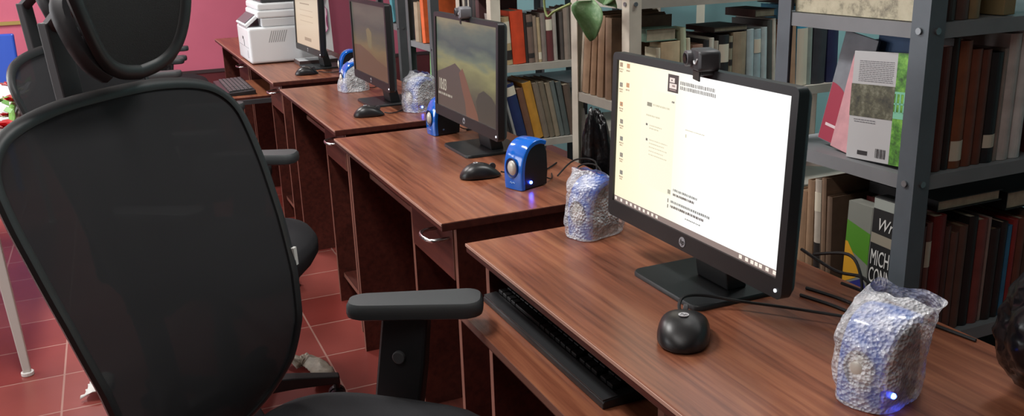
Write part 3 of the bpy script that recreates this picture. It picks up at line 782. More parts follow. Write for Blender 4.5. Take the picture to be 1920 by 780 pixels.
        ct = [(x * (1.0 if y > -.02 else 1 - .28 * min(1, (-.02 - y) / .11)), y) for x, y in ct]
        MB().loft([[(x * .82, y * .92, .664) for x, y in ct], [(x * .97, y * .985, .668) for x, y in ct], [(x, y, .676) for x, y in ct], [(x * .985, y * .99, .690) for x, y in ct], [(x * .90, y * .96, .6965) for x, y in ct], [(x * .5, y * .6, .6985) for x, y in ct]]).build('arm_pad', ARM, ar, (s * .300, .016, 0), smooth=True)
        k = MB()
        k.cyl((s * .302 - s * .019, -.018, .575), .013, .010, 20, axis='x')
        k.build('adjust_knob', mat('knob_grey', '#4c4c4e', .4), ar, bevel=.002)
        k = MB().cyl((s * .302 + s * .019, -.018, .575), .013, .010, 20, axis='x').build('adjust_knob', MATS['knob_grey'], ar, bevel=.002)
    # lift and star base
    MB().cyl((0, 0, .24), .027, .29, 20).cyl((0, 0, .20), .034, .16, 20).build('gas_lift', FRAME, t, smooth=True)
    st = MB(); st.cyl((0, 0, .105), .05, .06, 20)
    for k in range(5):
        a = 2 * PI * k / 5 + .35; d = Vector((math.cos(a), math.sin(a), 0)); n = Vector((-d.y, d.x, 0))
        st.loft([[d * r + n * w * u + Vector((0, 0, z + h * v)) for u, v in ((-1, -1), (1, -1), (1, 1), (-1, 1))] for r, w, z, h in ((.03, .028, .105, .026), (.18, .022, .098, .018), (.31, .017, .085, .012))])
    st.build('star_base', FRAME, t, bevel=.004)
    for k in range(5):
        a = 2 * PI * k / 5 + .35; x, y = .30 * math.cos(a), .30 * math.sin(a)
        c = MB().cyl((x - .014 * math.sin(a), y + .014 * math.cos(a), .0275), .0265, .018, 18, axis='x').cyl((x + .014 * math.sin(a), y - .014 * math.cos(a), .0275), .0265, .018, 18, axis='x').cyl((x, y, .0635), .01, .02, 12)
        c.build('caster', mat('caster_black', '#161617', .4), t)
    return t
chA = make_chair('black mesh office chair filling the foreground left, nearest the camera', (1.494, -.362), .74)
def place_chair(label, x, y, th, arms=(0, 0), dz=0., up=0.):
    c = copy_tree(chA); c['label'] = label; c.location = (x, y, 0); c.rotation_euler = (0, 0, -th)
    for ch in c.children:          # seat height set by the gas lift
        nm = ch.name.split('.')[0]
        if nm in ('star_base', 'caster', 'gas_lift'): continue
        ch.location.z += up - (.07 if up and nm.startswith(('back_', 'care_', 'headrest')) else 0)
    set_arms(c, arms, dz); return c
def set_arms(c, arms, dz):
    i = 0
    for ch in c.children:
        if ch.name.startswith('armrest'):
            for g in ch.children:
                if g.name.startswith('arm_pad'): g.rotation_euler = (0, 0, arms[i]); g.location.z = dz
            i += 1
chB = place_chair('black mesh office chair at the second desk, its back just behind the foreground chair', .30, -.43, .56, (.1, 0), up=.05)
for ch in chB.children:
    if ch.name.split('.')[0] in ('star_base', 'caster'): ch.rotation_euler.z = .402
chC = place_chair('black mesh office chair at the third desk, only seat tip and arms in view', -.80, -.36, .27, up=.028)
chD = place_chair('black mesh office chair in front of the printer desk, arms against the pink wall', -2.70, -.40, .10, up=.02)
chE = place_chair('farthest black mesh office chair, at the last desk by the pink wall', -3.62, -.30, .10)
set_arms(chA, (.33, -.2), 0)
for c in (chB, chC, chD, chE):
    pass

# ------------------------------------------------------------------ book racks
YF, RL = .66, .93
RK = {'blue': mat('rack_slate_paint', '#5a6269', .42, var=.12, vscale=14), 'beige': mat('rack_beige_paint', '#c6beaf', .5, var=.15, vscale=10), 'grey': mat('rack_dark_paint', '#55585b', .45, var=.12, vscale=12)}
SHF = mat('shelf_grey_paint', '#7b7d80', .5, var=.1, vscale=10); SHF2 = mat('shelf_pale_paint', '#a09a90', .55, var=.15, vscale=9)
BOLT = mat('bolt_steel', '#8f9396', .35, .8)
def make_rack(label, xn, w, levels, key, shelf, H=2.0):
    t = thing('book_rack', label, 'bookshelf', (xn, YF, 0), 0, group='metal book racks standing in rows')
    f, th = .038, .0025
    for (cx, sx) in ((0, -1), (-w, 1)):
        for (cy, sy) in ((0, 1), (RL, -1)):
            m = MB()
            a, b = sorted((cx, cx + sx * f)); c, d = sorted((cy, cy + sy * th)); m.b2((a, c, 0), (b, d, H))
            a, b = sorted((cx, cx + sx * th)); c, d = sorted((cy + sy * th, cy + sy * f)); m.b2((a, c, 0), (b, d, H))
            p = m.build('post', RK[key], t)
            if (cx == 0 and cy == 0):
                for z in levels[1:4]:
                    MB().cyl((-.019, -.002, z - .012), .006, .004, 10, axis='y').build('bolt', BOLT, p); MB().cyl((.002, .019, z - .012), .006, .004, 10, axis='x').build('bolt', BOLT, p)
    for z in levels:
        m = MB().b2((-w + .003, .003, z - .002), (-.003, RL - .003, z))
        m.b2((-w + .003, .003, z - .026), (-.003, .0045, z - .002)).b2((-w + .003, RL - .0045, z - .026), (-.003, RL - .003, z - .002))
        m.b2((-w + .003, .0045, z - .026), (-w + .0045, RL - .0045, z - .002)).b2((-.0045, .0045, z - .026), (-.003, RL - .0045, z - .002))
        m.build('shelf', shelf, t)
    return t
racks = [(1.700, .385), (.722, .337), (-.245, .36), (-.920, .36), (-1.405, .38)]
LV = (.12, .585, .915, 1.185, 1.55)
make_rack('dark slate metal book rack at the right edge, behind the wrapped lit speaker', *racks[0], LV, 'blue', SHF)
make_rack('beige metal book rack behind the left edge of the bright-screen monitor', *racks[1], (.12, .585, .893, 1.18, 1.55), 'beige', SHF2)
make_rack('beige metal book rack with the orange-red book, behind the lock-screen monitor', *racks[2], (.12, .598, .893, 1.16, 1.55), 'beige', SHF2)
make_rack('dark grey metal book rack between the third and the lock-screen monitor', *racks[3], (.12, .69, .905, 1.25, 1.55), 'grey', SHF)
make_rack('dark grey metal book rack farthest away, behind the third monitor', *racks[4], (.12, .45, .96, 1.25, 1.55), 'grey', SHF)

# ------------------------------------------------------------------ books
def cover(c): return mat('cover_' + c.lstrip('#'), c, .6, var=.18, vscale=25)
NB = [0]
def book(label, loc, t, h, d, color, face='X', lean=0., pages=PAPERW, band=None, group=None, flat=False, name='book', rz=0., pages_out=False):
    """standing book; spine faces +X (face X) or -Y (face Y); lean tips its top along the row"""
    root_m = MB(); c = .0022
    # local: thickness x 0..t, spine at y=0, z up
    if pages_out:
        root_m.b2((0, 0, 0), (c, d, h)).b2((t - c, 0, 0), (t, d, h)).b2((c, d - c, 0), (t - c, d, h))
    else:
        root_m.b2((0, c, 0), (c, d, h)).b2((t - c, c, 0), (t, d, h))
        n = 6; arc = [(t * k / n, c - min(.006, t * .2) * math.sin(PI * k / n)) for k in range(n + 1)]
        root_m.prism(arc + [(t - c, c * 1.5), (c, c * 1.5)], 'z', 0, h)
        if band:
            for (z0, z1, mi) in band:
                arc2 = [(t * (.5 + 1.01 * (k / n - .5)), c - .0006 - min(.006, t * .2) * math.sin(PI * k / n)) for k in range(n + 1)]
                root_m.prism(arc2 + [(t * .98, c), (t * .02, c)], 'z', z0 * h, z1 * h, mi)
    ms = [cover(color)]
    if band:
        for _, _, mi in band: pass
        ms += [mat('band_' + BANDC[k].lstrip('#'), BANDC[k], .6) for k in range(len(BANDC))]
    # lean pivot on the lower corner
    o = root_m.build(name, ms, None)
    ps = MB().b2((c + .0003, (.003 if pages_out else .005), .003), (t - c - .0003, d - (.004 if pages_out else .003), h - .003)).build('pages', pages, o)
    if lean < 0: off = 0.
    else: off = -t
    for ob in (o, ps):
        me = ob.data
        for v in me.vertices: v.co.x += off
    base = {'X': PI / 2, 'Y': 0.}[face]
    o.location = loc; o.rotation_mode = 'XYZ'
    o.rotation_euler = (0, lean, base + rz)
    tag(o, label, 'book', group)
    return o
BANDC = ['#cfc6b2', '#2a2422', '#7a2a26']
ORD = ['first', 'second', 'third', 'fourth', 'fifth', 'sixth', 'seventh', 'eighth', 'ninth', 'tenth', 'eleventh', 'twelfth', 'thirteenth', 'fourteenth', 'fifteenth', 'sixteenth', 'seventeenth', 'eighteenth']
def row(face, fixed, start, z, items, place, group, dep=.17):
    """items: (thickness, height, colour, adjective, lean, band, depth?, gap?)"""
    pos = start
    n = 0; l0 = 0.; h0 = 0.
    for it in items:
        t, h, colr, adj, lean = it[:5]; band = it[5] if len(it) > 5 else None
        d = it[6] if len(it) > 6 and it[6] else dep; gap = it[7] if len(it) > 7 else .0015
        po = it[8] if len(it) > 8 else False
        w = t / math.cos(lean)
        pos += gap + max(0., min(h, h0) * (math.tan(l0) - math.tan(lean))) if n else gap
        l0, h0 = lean, h
        # pivot corner: lean<0 tips towards lower coordinate, pivot at low corner
        p = pos if lean < 0 else pos + w
        loc = (fixed, p, z + .0008) if face == 'X' else (p, fixed, z + .0008)
        lab = f'{adj} book, {ORD[n]} {place}'
        book(lab, loc, t, h, d, colr, face, lean, band=band, group=group, pages=PAGEB if 'old' in adj or 'brown' in adj else PAPERW, pages_out=po)
        pos += w; n += 1
    return pos
B1 = [(.62, .84, 1)]; B2 = [(.1, .2, 2), (.75, .85, 2)]; B3 = [(.06, .22, 1)]; B4 = [(.5, .9, 3)]
# rack 3 (orange-red book), face towards the camera: shelf at .893
row('X', -.262, .705, .893, [
    (.012, .185, '#aaa29c', 'thin grey-white', -.09), (.030, .175, '#b09a74', 'cream patterned', -.07, [(.1, .3, 2), (.45, .9, 1)]), (.052, .195, '#c2401c', 'wide orange-red', -.05),
    (.010, .185, '#2a2220', 'thin black', -.05), (.024, .178, '#6e5a50', 'dull brown', -.05, B2), (.014, .172, '#8a7868', 'slim taupe', -.05), (.013, .165, '#a89474', 'slim cream', -.05, B3), (.020, .18, '#7d716a', 'grey-brown', -.04),
    (.026, .185, '#5e2b2c', 'maroon', -.04, B1), (.016, .192, '#9c948c', 'pale grey', -.04), (.014, .18, '#4c4440', 'charcoal', -.04, None, None, .014), (.026, .195, '#85776c', 'taupe', -.03), (.022, .198, '#746860', 'stone-grey', -.02),
    (.024, .19, '#8d8075', 'light taupe', 0)], 'from the left on the shelf of the wide orange-red book', 'books beside the orange-red book', .12)
# rack 3, shelf .598: leaning books
row('X', -.262, .735, .598, [
    (.012, .20, '#26262a', 'thin black leaning', -.24), (.010, .21, '#9a9a98', 'thin white leaning', -.24), (.040, .225, '#1b2a56', 'navy leaning', -.24, [(.80, .95, 1)]), (.026, .205, '#6b4a38', 'brown leaning', -.22),
    (.036, .225, '#b5812e', 'ochre-yellow leaning', -.22), (.024, .22, '#75685a', 'taupe leaning', -.21), (.022, .222, '#6e6353', 'drab leaning', -.21), (.020, .215, '#857865', 'khaki leaning', -.20), (.018, .22, '#5e6562', 'grey-green ring-bound leaning', -.20),
    (.022, .215, '#4f5553', 'slate leaning', -.18), (.03, .2, '#5a4c42', 'umber leaning', -.16)], 'from the left on the shelf of the ochre-yellow book', 'leaning books beside the ochre-yellow book', .18)
# rack 3, top shelf 1.16: lying books
def lying(label, lo, size, color, rz=0, group=None, pages=PAPERW):
    m = MB(); sx, sy, sz = size
    m.b2((0, 0, 0), (sx, sy, .002)).b2((0, 0, sz - .002), (sx, sy, sz)).b2((0, 0, .002), (sx, .002, sz - .002))
    o = m.build('book', cover(color), None, lo, (0, 0, rz))
    MB().b2((.004, .003, .0022), (sx - .004, sy - .004, sz - .0022)).build('pages', pages, o)
    tag(o, label, 'book', group); return o
lying('dark maroon book lying flat above the orange-red book', (-.42, .72, 1.1605), (.16, .24, .028), '#3b2426')
lying('tan book lying on the maroon one above the orange-red book', (-.41, .71, 1.189), (.15, .12, .03), '#8a6a52')
# rack 3 end face (above the lock-screen monitor)
row('Y', YF + .012, -.575, .893 if False else 1.0, [], '', '')
row('Y', YF + .012, -.598, .893, [(.03, .24, '#4a3c3a', 'dark brown', .0), (.018, .25, '#b9b2a4', 'slim ivory', -.02), (.022, .26, '#252426', 'black', .03), (.012, .25, '#c2bcb0', 'thin white', .04), (.035, .24, '#1f1f22', 'thick black', .05),
     (.03, .245, '#35302f', 'soot-black', .05), (.03, .235, '#57383a', 'wine-brown', 0)], 'from the left just above the lock-screen monitor', 'books above the lock-screen monitor', .16)
# rack 4 end: shelf .905
row('Y', YF + .012, -1.20, .905, [(.050, .175, '#a08e78', 'pale tan', .0), (.036, .18, '#7e6a50', 'drab olive-brown', .03), (.040, .20, '#d8602a', 'bright orange', -.06)],
    'from the left, beside the dark grey post', 'books beside the bright orange one', .17)
book('light green book at the foot of the dark grey rack post', (-.985, YF + .015, .6908), .05, .20, .15, '#7fb07a', 'Y', .12)
book('teal book leaning on the farthest rack, above the third monitor', (-1.56, YF + .014, .9608), .035, .26, .16, '#4e8e9a', 'Y', -.25)
row('Y', YF + .014, -1.50, .96, [(.04, .17, '#3c3433', 'dark standing', 0), (.03, .19, '#57504b', 'grey standing', 0)], 'to the right of the leaning teal book', 'dark books beside the leaning teal book', .15)
# rack 2 end: tall brown old files on shelf .893
row('Y', YF + .012, .408, .893, [(.012, .215, '#bdb1a0', 'thin cream edge old', .13), (.040, .235, '#9c7f66', 'tall tan old', .13), (.030, .24, '#94755b', 'tall brown old', .10, None, None, .004), (.036, .235, '#8d7058', 'thick brown old', .07, None, None, .003), (.034, .23, '#7d6450', 'dark brown old', .02, None, None, .003)],
    'from the left below the hanging leaf', 'tall brown files below the hanging leaf', .2)
# rack 2 face: shelf .893 (seen over the bright-screen monitor)
X2 = .722 - .018
row('X', X2, .715, .893, [
    (.040, .115, '#c9c5bc', 'small white-framed', 0, [(.15, .9, 2)], .06), (.014, .15, '#c2b9a2', 'slim cream', 0, None, .06), (.062, .165, '#c4ae8c', 'picture-fronted cream', 0, [(.05, .45, 2)], .06), (.018, .20, '#b5bd9f', 'pale green', -.05, None, .06), (.012, .17, '#cfc7ac', 'thin ivory', -.05, None, .06), (.034, .15, '#977563', 'rusty brown', 0),
    (.018, .16, '#252426', 'black-spined', 0, [(.1, .5, 1)]), (.016, .165, '#c6c2b3', 'grey-white', 0), (.014, .155, '#a59d8f', 'stone', 0), (.034, .17, '#1d1c1e', 'black shelf-marked', 0, [(.55, .85, 1), (.2, .3, 1)]), (.012, .165, '#8f8a74', 'dotted ivory', 0, [(.2, .3, 2), (.5, .6, 2), (.8, .9, 2)]),
    (.046, .175, '#93846d', 'broad taupe', 0), (.024, .18, '#a5b5b7', 'pale blue-grey', -.03), (.024, .178, '#98acb0', 'blue-grey', -.03, B1), (.02, .182, '#adbbbb', 'light slate', -.04), (.016, .20, '#484c48', 'dark grey-green', -.05), (.012, .205, '#c0bcae', 'bone-white', -.05)],
    'from the left, above the bright-screen monitor', 'books over the bright-screen monitor')
row('X', X2, 1.185, .893, [(.018, .185, '#c4977e', 'pink-tan', -.06), (.042, .19, '#aa8468', 'tan', -.05), (.040, .235, '#3a94b6', 'teal-blue topped', -.03, [(.0, .72, 1)]), (.016, .225, '#8c9890', 'grey-green', -.03), (.050, .24, '#34343a', 'dark slate tall', 0), (.040, .235, '#23264c', 'deep navy tall', -.03)],
    'right of the bone-white one, by the grey post', 'books by the grey post')
lying('green book lying across the illustrated ones behind the bright-screen monitor', (.642, .725, 1.0625), (.060, .10, .035), '#5e7a6a')
lying('dark brown book lying on top of the taupe books', (.56, .95, 1.0725), (.14, .12, .014), '#2e2522')
lying('umber book lying on the slate-coloured books', (.56, 1.09, 1.105), (.14, .075, .022), '#4a342c')
lying('dark red-brown book lying on top of the navy books', (.55, 1.215, 1.1355), (.15, .18, .022), '#3f2a26')
# rack 1 end face: shelf .915, display books leaning
def slab(name, label, cat, w, h, th, mats, loc, rot, extra=None, cover_m=None):
    o = MB().b2((0, 0, 0), (w, th, h)).build(name, mats, None, loc, rot, bevel=.001)
    tag(o, label, cat); 
    if extra: extra(o)
    return o
def gb(o):
    w, h = GBW, GBH
    y = -.0006
    rnd = random.Random(2)
    m = MB()
    def q(u0, v0, u1, v1, mi=0, yy=y): m.quad([(u0 * w, yy, (1 - v1) * h), (u1 * w, yy, (1 - v1) * h), (u1 * w, yy, (1 - v0) * h), (u0 * w, yy, (1 - v0) * h)], mi)
    q(.60, 0, 1, 1, 0)
    m.build('garden_photo', GARDEN, o, fixn=False)
    m = MB(); q(.602, .34, .99, .36, 0, -.0009); q(.602, .52, .99, .58, 0, -.0009); q(.602, .44, .99, .455, 0, -.0009)
    for u in (.62, .67, .72, .77, .83, .88, .94): q(u, .36, u + .018, .53, 0, -.0009)
    m.build('bridge_picture', mat('bridge_mint', '#7fc7a6', .5), o, fixn=False)
    m = MB(); q(0.0, .30, .595, .60, 0); m.build('pond_photo', POND, o, fixn=False)
    m = MB()
    for k in range(12):
        v = .085 + k * .0165
        u = .09
        while u < .55:
            ww = rnd.uniform(.02, .05); q(u, v, min(u + ww, .56), v + .006); u += ww + .008
    m.build('printed_text', mat('print_grey', '#77767a', .7), o, fixn=False); m = MB()
    for k in range(2):
        u = .07 + .01 * k
        while u < .36: ww = rnd.uniform(.02, .045); q(u, .625 + k * .02, u + ww, .633 + k * .02); u += ww + .008
    m.build('caption_text', mat('print_grey', '#77767a', .7), o, fixn=False)
    m = MB(); q(.16, .915, .30, .955); m.build('press_mark', mat('print_black', '#2c2a2c', .7), o, fixn=False); m = MB()
    for k in range(9): q(.41 + k * .016, .875, .41 + k * .016 + (.009 if k % 3 else .005), .96)
    m.build('barcode', mat('print_black', '#2c2a2c', .7), o, fixn=False)
def leafy(name, c0, c1, c2, sc):
    m = mat(name, c1, .45); nt = m.node_tree; b = nt.nodes['Principled BSDF']
    tc = nt.nodes.new('ShaderNodeTexCoord'); n = nt.nodes.new('ShaderNodeTexNoise'); n.inputs['Scale'].default_value = sc; n.inputs['Detail'].default_value = 8; n.inputs['Roughness'].default_value = .7
    nt.links.new(tc.outputs['Object'], n.inputs['Vector']); r = nt.nodes.new('ShaderNodeValToRGB'); e = r.color_ramp.elements
    e[0].position = .35; e[0].color = lin(c0); e[1].position = .66; e[1].color = lin(c2); k = e.new(.5); k.color = lin(c1)
    nt.links.new(n.outputs['Fac'], r.inputs['Fac']); nt.links.new(r.outputs['Color'], b.inputs['Base Color']); return m
GARDEN = leafy('garden_print', '#1f3a12', '#4f8f26', '#86c24a', 45)
POND = leafy('pond_print', '#2b2c24', '#55543f', '#8a8a76', 40)
GBW, GBH = .176, .205
ZS = .915
o = slab('book', 'white garden book with a green photo strip, face-out on the slate rack', 'book', GBW, GBH, .014, [mat('book_white', '#b9b9ba', .5)], (1.514, YF + .018, ZS + .001), (-.07, -.055, .02), gb)
slab('book', 'dark blue book standing behind the garden book', 'book', .112, .238, .016, [cover('#34557e')], (1.503, YF + .076, ZS + .001), (-.06, 0, .02))
slab('book', 'tan-edged book standing behind the dark blue one', 'book', .088, .258, .02, [cover('#b8976f')], (1.503, YF + .078 + .022, ZS + .001), (-.05, 0, .02))
def pinkart(o):
    m = MB(); pts = [(0, -.0006, 0), (.105, -.0006, 0)]
    for k in range(9):
        a = PI / 2 * k / 8; pts.append((.105 - .02 + .02 * 0 - .0 + (-.085) * (1 - math.cos(a)) * 0 + .0 - .0, 0, 0)) if False else None
    pts = [(0.002, -.0006, .002), (.070, -.0006, .002)] + [(.002 + .068 * math.cos(PI / 2 * k / 10), -.0006, .045 + .075 * math.sin(PI / 2 * k / 10)) for k in range(11)]
    m.quad(pts); m.build('red_arc', mat('arc_crimson', '#a8324a', .5), o, fixn=False)
    MB().quad([(.012, -.0010, .032), (.062, -.0010, .032), (.062, -.0010, .038), (.012, -.0010, .038)]).build('title_line', mat('title_pale', '#e6d3d6', .5), o, fixn=False)
slab('book', 'grey booklet with a crimson arc leaning beside the garden book', 'book', .088, .225, .006, [cover('#84888f')], (1.402, YF + .046, ZS + .0155), (-.10, .16, -.0), pinkart)
slab('book', 'pale pink booklet between the grey booklet and the garden book', 'book', .052, .19, .005, [cover('#d09aa0')], (1.452, YF + .034, ZS + .0095), (-.09, .16, -.0))
# rack 1 upper end: newspaper-covered box, red edge
slab('carton', 'cream spotted carton on the upper shelf of the slate rack', 'carton', .315, .16, .03, [leafy('spotted_paper', '#6f6a5a', '#b9b298', '#c4bda4', 30)], (1.352, YF + .012, 1.1862), (0, 0, 0))
slab('book', 'dark red book squeezed beside the cream spotted carton', 'book', .022, .17, .15, [cover('#7a1f2c')], (1.324, YF + .05, 1.1862), (0, 0, 0))
# rack 1 end, shelf .585: stack of old books, coloured one and black paperback
Z1 = .585
row('Y', YF + .014, 1.352, Z1, [(.022, .225, '#c0b096', 'pale old', -.02), (.012, .215, '#a08c78', 'slim brown old', -.02), (.030, .235, '#a58468', 'thick brown old', -.03), (.020, .262, '#96795f', 'taller brown old', -.03), (.018, .268, '#b5aa9c', 'grey spotted old', -.05, [(.75, .9, 1), (.3, .5, 2)]), (.012, .275, '#7d6450', 'dark brown old', -.06), (.014, .24, '#6b5646', 'umber old', -.05)],
    'from the left, below the face-out garden book', 'old books under the slate rack shelf', .19)
slab('paper_bag', 'pale crumpled paper lying on top of the old books', 'paper', .10, .012, .14, [mat('paper_worn', '#cfc6ba', .8, bump=.6, bscale=30)], (1.36, YF + .05, .86), (0, -.18, 0))
def colourart(o):
    m = MB()
    def poly(p, mi): m.quad([(x * .062, -.0006 - .0002 * mi, z * .245) for x, z in p], mi)
    poly([(0, 0), (1, 0), (1, 1), (0, 1)], 0); poly([(0, .62), (1, .52), (1, .78), (0, .84)], 1); poly([(0, .30), (.55, .38), (.75, .46), (.10, .66), (0, .66)], 2); poly([(.1, .14), (.8, .12), (1, .34), (.85, .40), (.15, .30)], 3); poly([(.55, .02), (1, .02), (1, .11), (.55, .12)], 4)
    m.build('cover_pattern', [mat('cv_grey', '#7d8078', .5), mat('cv_green', '#4f8a26', .5), mat('cv_amber', '#d29a2a', .5), mat('cv_indigo', '#2b2f7a', .5), mat('cv_cream', '#a8ab8e', .5)], o, fixn=False)
slab('book', 'book with green, amber and indigo shapes beside the black paperback', 'book', .064, .245, .03, [cover('#8f9088')], (1.530, YF + .016, Z1 + .001), (-.02, 0, 0), colourart)
def blackart(o):
    k = mat('print_white', '#d8d8d4', .6)
    text_mesh('MICH', .044, k, o, (.004, -.0008, .150), (PI / 2, 0, 0), 'title_letters', .0003, 'LEFT', sx=.44)
    text_mesh('CONN', .044, k, o, (.004, -.0008, .114), (PI / 2, 0, 0), 'title_letters', .0003, 'LEFT', sx=.40)
    text_mesh('Wre', .034, k, o, (.012, -.0008, .218), (PI / 2, 0, 0), 'title_letters', .0003, 'LEFT', sx=.8, shear=.3)
    m = MB(); m.quad([(.001, -.0006, .180), (.094, -.0006, .176), (.094, -.0006, .196), (.001, -.0006, .200)], 0); m.build('cover_band', mat('band_tan', '#8f8878', .6), o, fixn=False)
    pts = [(.042 + .018 * math.cos(a), -.0008, .060 + .026 * math.sin(a)) for a in [math.radians(d) for d in range(100, 265, 12)]]
    pts += [(.048 + .015 * math.cos(a), -.0008, .060 + .024 * math.sin(a)) for a in [math.radians(d) for d in range(252, 110, -12)]]
    MB().quad(pts).build('moon_mark', k, o, fixn=False)
    MB().quad([(.001, -.0006, .248), (.094, -.0006, .248), (.094, -.0006, .268), (.001, -.0006, .268)]).build('cover_top', mat('top_grey', '#9ba19a', .6), o, fixn=False)
slab('book', 'black paperback with white capital letters and a crescent mark by the slate post', 'book', .095, .270, .032, [cover('#131414')], (1.597, YF + .012, Z1 + .001), (-.02, 0, 0), blackart)
slab('folder', 'pale folder standing behind the old books', 'folder', .13, .27, .012, [cover('#8f8780')], (1.36, YF + .235, Z1 + .001), (-.03, 0, 0))
# rack 1 face to the camera's side: shelf .915
X1 = 1.70 - .020
row('X', X1, .715, .915, [(.030, .225, '#5a2a20', 'brick-brown', 0, None, .045), (.016, .238, '#1e1512', 'black-brown', 0, None, .045), (.030, .232, '#7a4428', 'orange-brown', 0, B3, .045), (.026, .215, '#6e3a26', 'chestnut', 0, None, .07), (.022, .212, '#5f3324', 'mahogany', 0),
    (.030, .205, '#18181b', 'black white-labelled', 0, [(.14, .26, 1)]), (.010, .21, '#8a8078', 'thin grey', 0)],
    'from the slate post, level with the garden book', 'books right of the slate post')
book('tall comb-bound white document, nearer the slate post of the two', (X1, .920, .9158), .030, .236, .18, '#bdb5b0', 'X', 0, band=None)
book('tall comb-bound white document at the right picture edge', (X1, .952, .9158), .030, .239, .18, '#cfcdca', 'X', 0)
for n_, yy in (('nearer', .966), ):
    pass
row('X', X1, .988, .915, [(.03, .23, '#5c2a2c', 'dark wine', 0), (.03, .22, '#3e3230', 'brown-black', 0)], 'past the comb-bound documents', 'books past the comb-bound documents')
tag(MB().b2((0, 0, 0), (.13, .25, .20)).build('storage_box', mat('box_charcoal', '#35302f', .7), None, (1.36, .80, .9158), bevel=.003), 'charcoal box standing behind the orange-brown books', 'box')
# rack 1 face: shelf .585, dim red books
row('X', X1, .705, .585, [(.022, .225, '#5a3430', 'dusky red', 0), (.014, .23, '#6e4640', 'slim rose', 0, B1), (.032, .24, '#6b1a18', 'deep red', 0), (.014, .215, '#4a2c26', 'slim brown', 0), (.020, .20, '#5e3a30', 'red-brown', 0), (.022, .21, '#5a3c32', 'dull red-brown', 0), (.024, .225, '#1a1414', 'black', 0), (.026, .215, '#7a3a34', 'salmon-red', 0), (.008, .215, '#8f7a72', 'thin pale', 0),
    (.026, .19, '#2a1c1a', 'brown-black', 0), (.018, .20, '#231a1c', 'sooty', 0), (.012, .19, '#2f6f94', 'thin blue', 0), (.014, .20, '#8a2a28', 'scarlet', 0), (.022, .20, '#6a3a2c', 'tawny', 0), (.02, .21, '#4a3a30', 'walnut', 0), (.024, .20, '#6a2420', 'crimson', 0)],
    'from the slate post, on the dim lower shelf', 'dim red books right of the slate post')
lying('black folder lying over the red books right of the slate post', (1.50, .76, .830), (.17, .17, .022), '#141214')
lying('black binder lying over the red books at the right picture edge', (1.50, .945, .806), (.17, .20, .036), '#0f0e10')
tag(MB().b2((0, 0, 0), (.33, .80, .34)).b2((-.004, -.004, .30), (.334, .804, .345)).build('storage_box', mat('box_black', '#1b1817', .7), None, (1.345, .72, .1208), bevel=.003), 'black lidded box added to darken the bottom shelf under the dim red books', 'box')  # added box that darkens the space under the shelf
# things on rack 1's upper shelf
tag(MB().b2((0, 0, 0), (.10, .03, .16)).build('carton', mat('carton_tan', '#8d7a55', .7), None, (1.58, .86, 1.1862), bevel=.002), 'tan carton on the upper shelf right of the slate post', 'carton')
row('X', X1, .712, 1.185, [(.03, .2, '#3a2f2c', 'dark', 0), (.03, .21, '#5a4038', 'cocoa', 0), (.026, .2, '#8a7452', 'straw-coloured', 0)], 'from the slate post on its upper shelf', 'books on the upper shelf of the slate rack')
tag(MB().b2((0, 0, 0), (.14, .22, .05)).build('storage_box', cover('#5e1a24'), None, (1.34, .99, 1.117), bevel=.002), 'dark red box behind the comb-bound documents', 'box')
bpy.data.objects[-1] if False else None

# ------------------------------------------------------------------ plant above
def make_plant():
    t = thing('trailing_plant', 'green trailing plant whose leaf hangs in front of the brown files', 'plant', (.56, .80, 1.5505), 0)
    prof = [(.055, 0), (.075, .06), (.082, .11), (.085, .12), (.078, .12), (.07, .10)]
    rings = [[(r * math.cos(2 * PI * k / 24), r * math.sin(2 * PI * k / 24), z) for k in range(24)] for r, z in prof]
    MB().loft(rings, cap1=True).build('pot', mat('pot_clay', '#8f5a42', .7), t, smooth=True)
    STEM = mat('stem_green', '#7e8a52', .5)
    LEAF = leafy('leaf_green', '#4c7040', '#63865a', '#9db68f', 14)
    def leaf(tip, root, width, fold, nm='leaf'):
        root, tip = Vector(root), Vector(tip); ax = tip - root; L = ax.length; ax.normalize()
        side = ax.cross(Vector((.55, -.8, .2))).normalized(); nrm = side.cross(ax)
        m = MB(); N = 12; K = 8; g = []
        for i in range(N + 1):
            s = i / N; w = width * (math.sin(PI * min(1, s ** .62)) ** .8) * (1 - .15 * s) + .0005
            for k in range(K + 1):
                u = 2 * k / K - 1
                g.append(root + ax * (L * s) + side * (u * w) + nrm * (fold * (abs(u) ** 1.5) * w + .008 * math.sin(s * 6 + u) - .03 * s * s))
        f = []
        for i in range(N):
            for k in range(K): a_ = i * (K + 1) + k; f.append((a_, a_ + 1, a_ + K + 2, a_ + K + 1))
        m.add(g, f); o = m.build(nm, LEAF, t, smooth=True)
        md = o.modifiers.new('thick', 'SOLIDIFY'); md.thickness = .0012
        return o
    st = MB()
    st.tube(smooth_path([(0, 0, .10), (-.02, -.08, .16), (-.06, -.20, .06), (-.13, -.235, -.16), (-.17, -.23, -.35), (-.165, -.225, -.425), (-.12, -.22, -.41), (-.03, -.215, -.385)], 6), [.004] * 43, 6)
    st.tube(smooth_path([(0, 0, .10), (.05, -.06, .14), (.09, -.18, .02), (.12, -.21, -.20), (.14, -.21, -.36)], 6), .0035, 6)
    st.build('stem', STEM, t, smooth=True)
    leaf((.035, -.205, -.492), (.078, -.205, -.370), .054, .30)
    leaf((.10, -.22, -.37), (.20, -.20, -.34), .030, .3)
    leaf((.19, -.22, -.37), (.14, -.21, -.335), .03, .3)
    leaf((-.10, -.2, .02), (-.04, -.10, .14), .04, .3); leaf((.12, -.05, .12), (.02, 0, .13), .05, .2); leaf((-.02, .12, .16), (0, .02, .12), .05, .2)
    return t
make_plant()

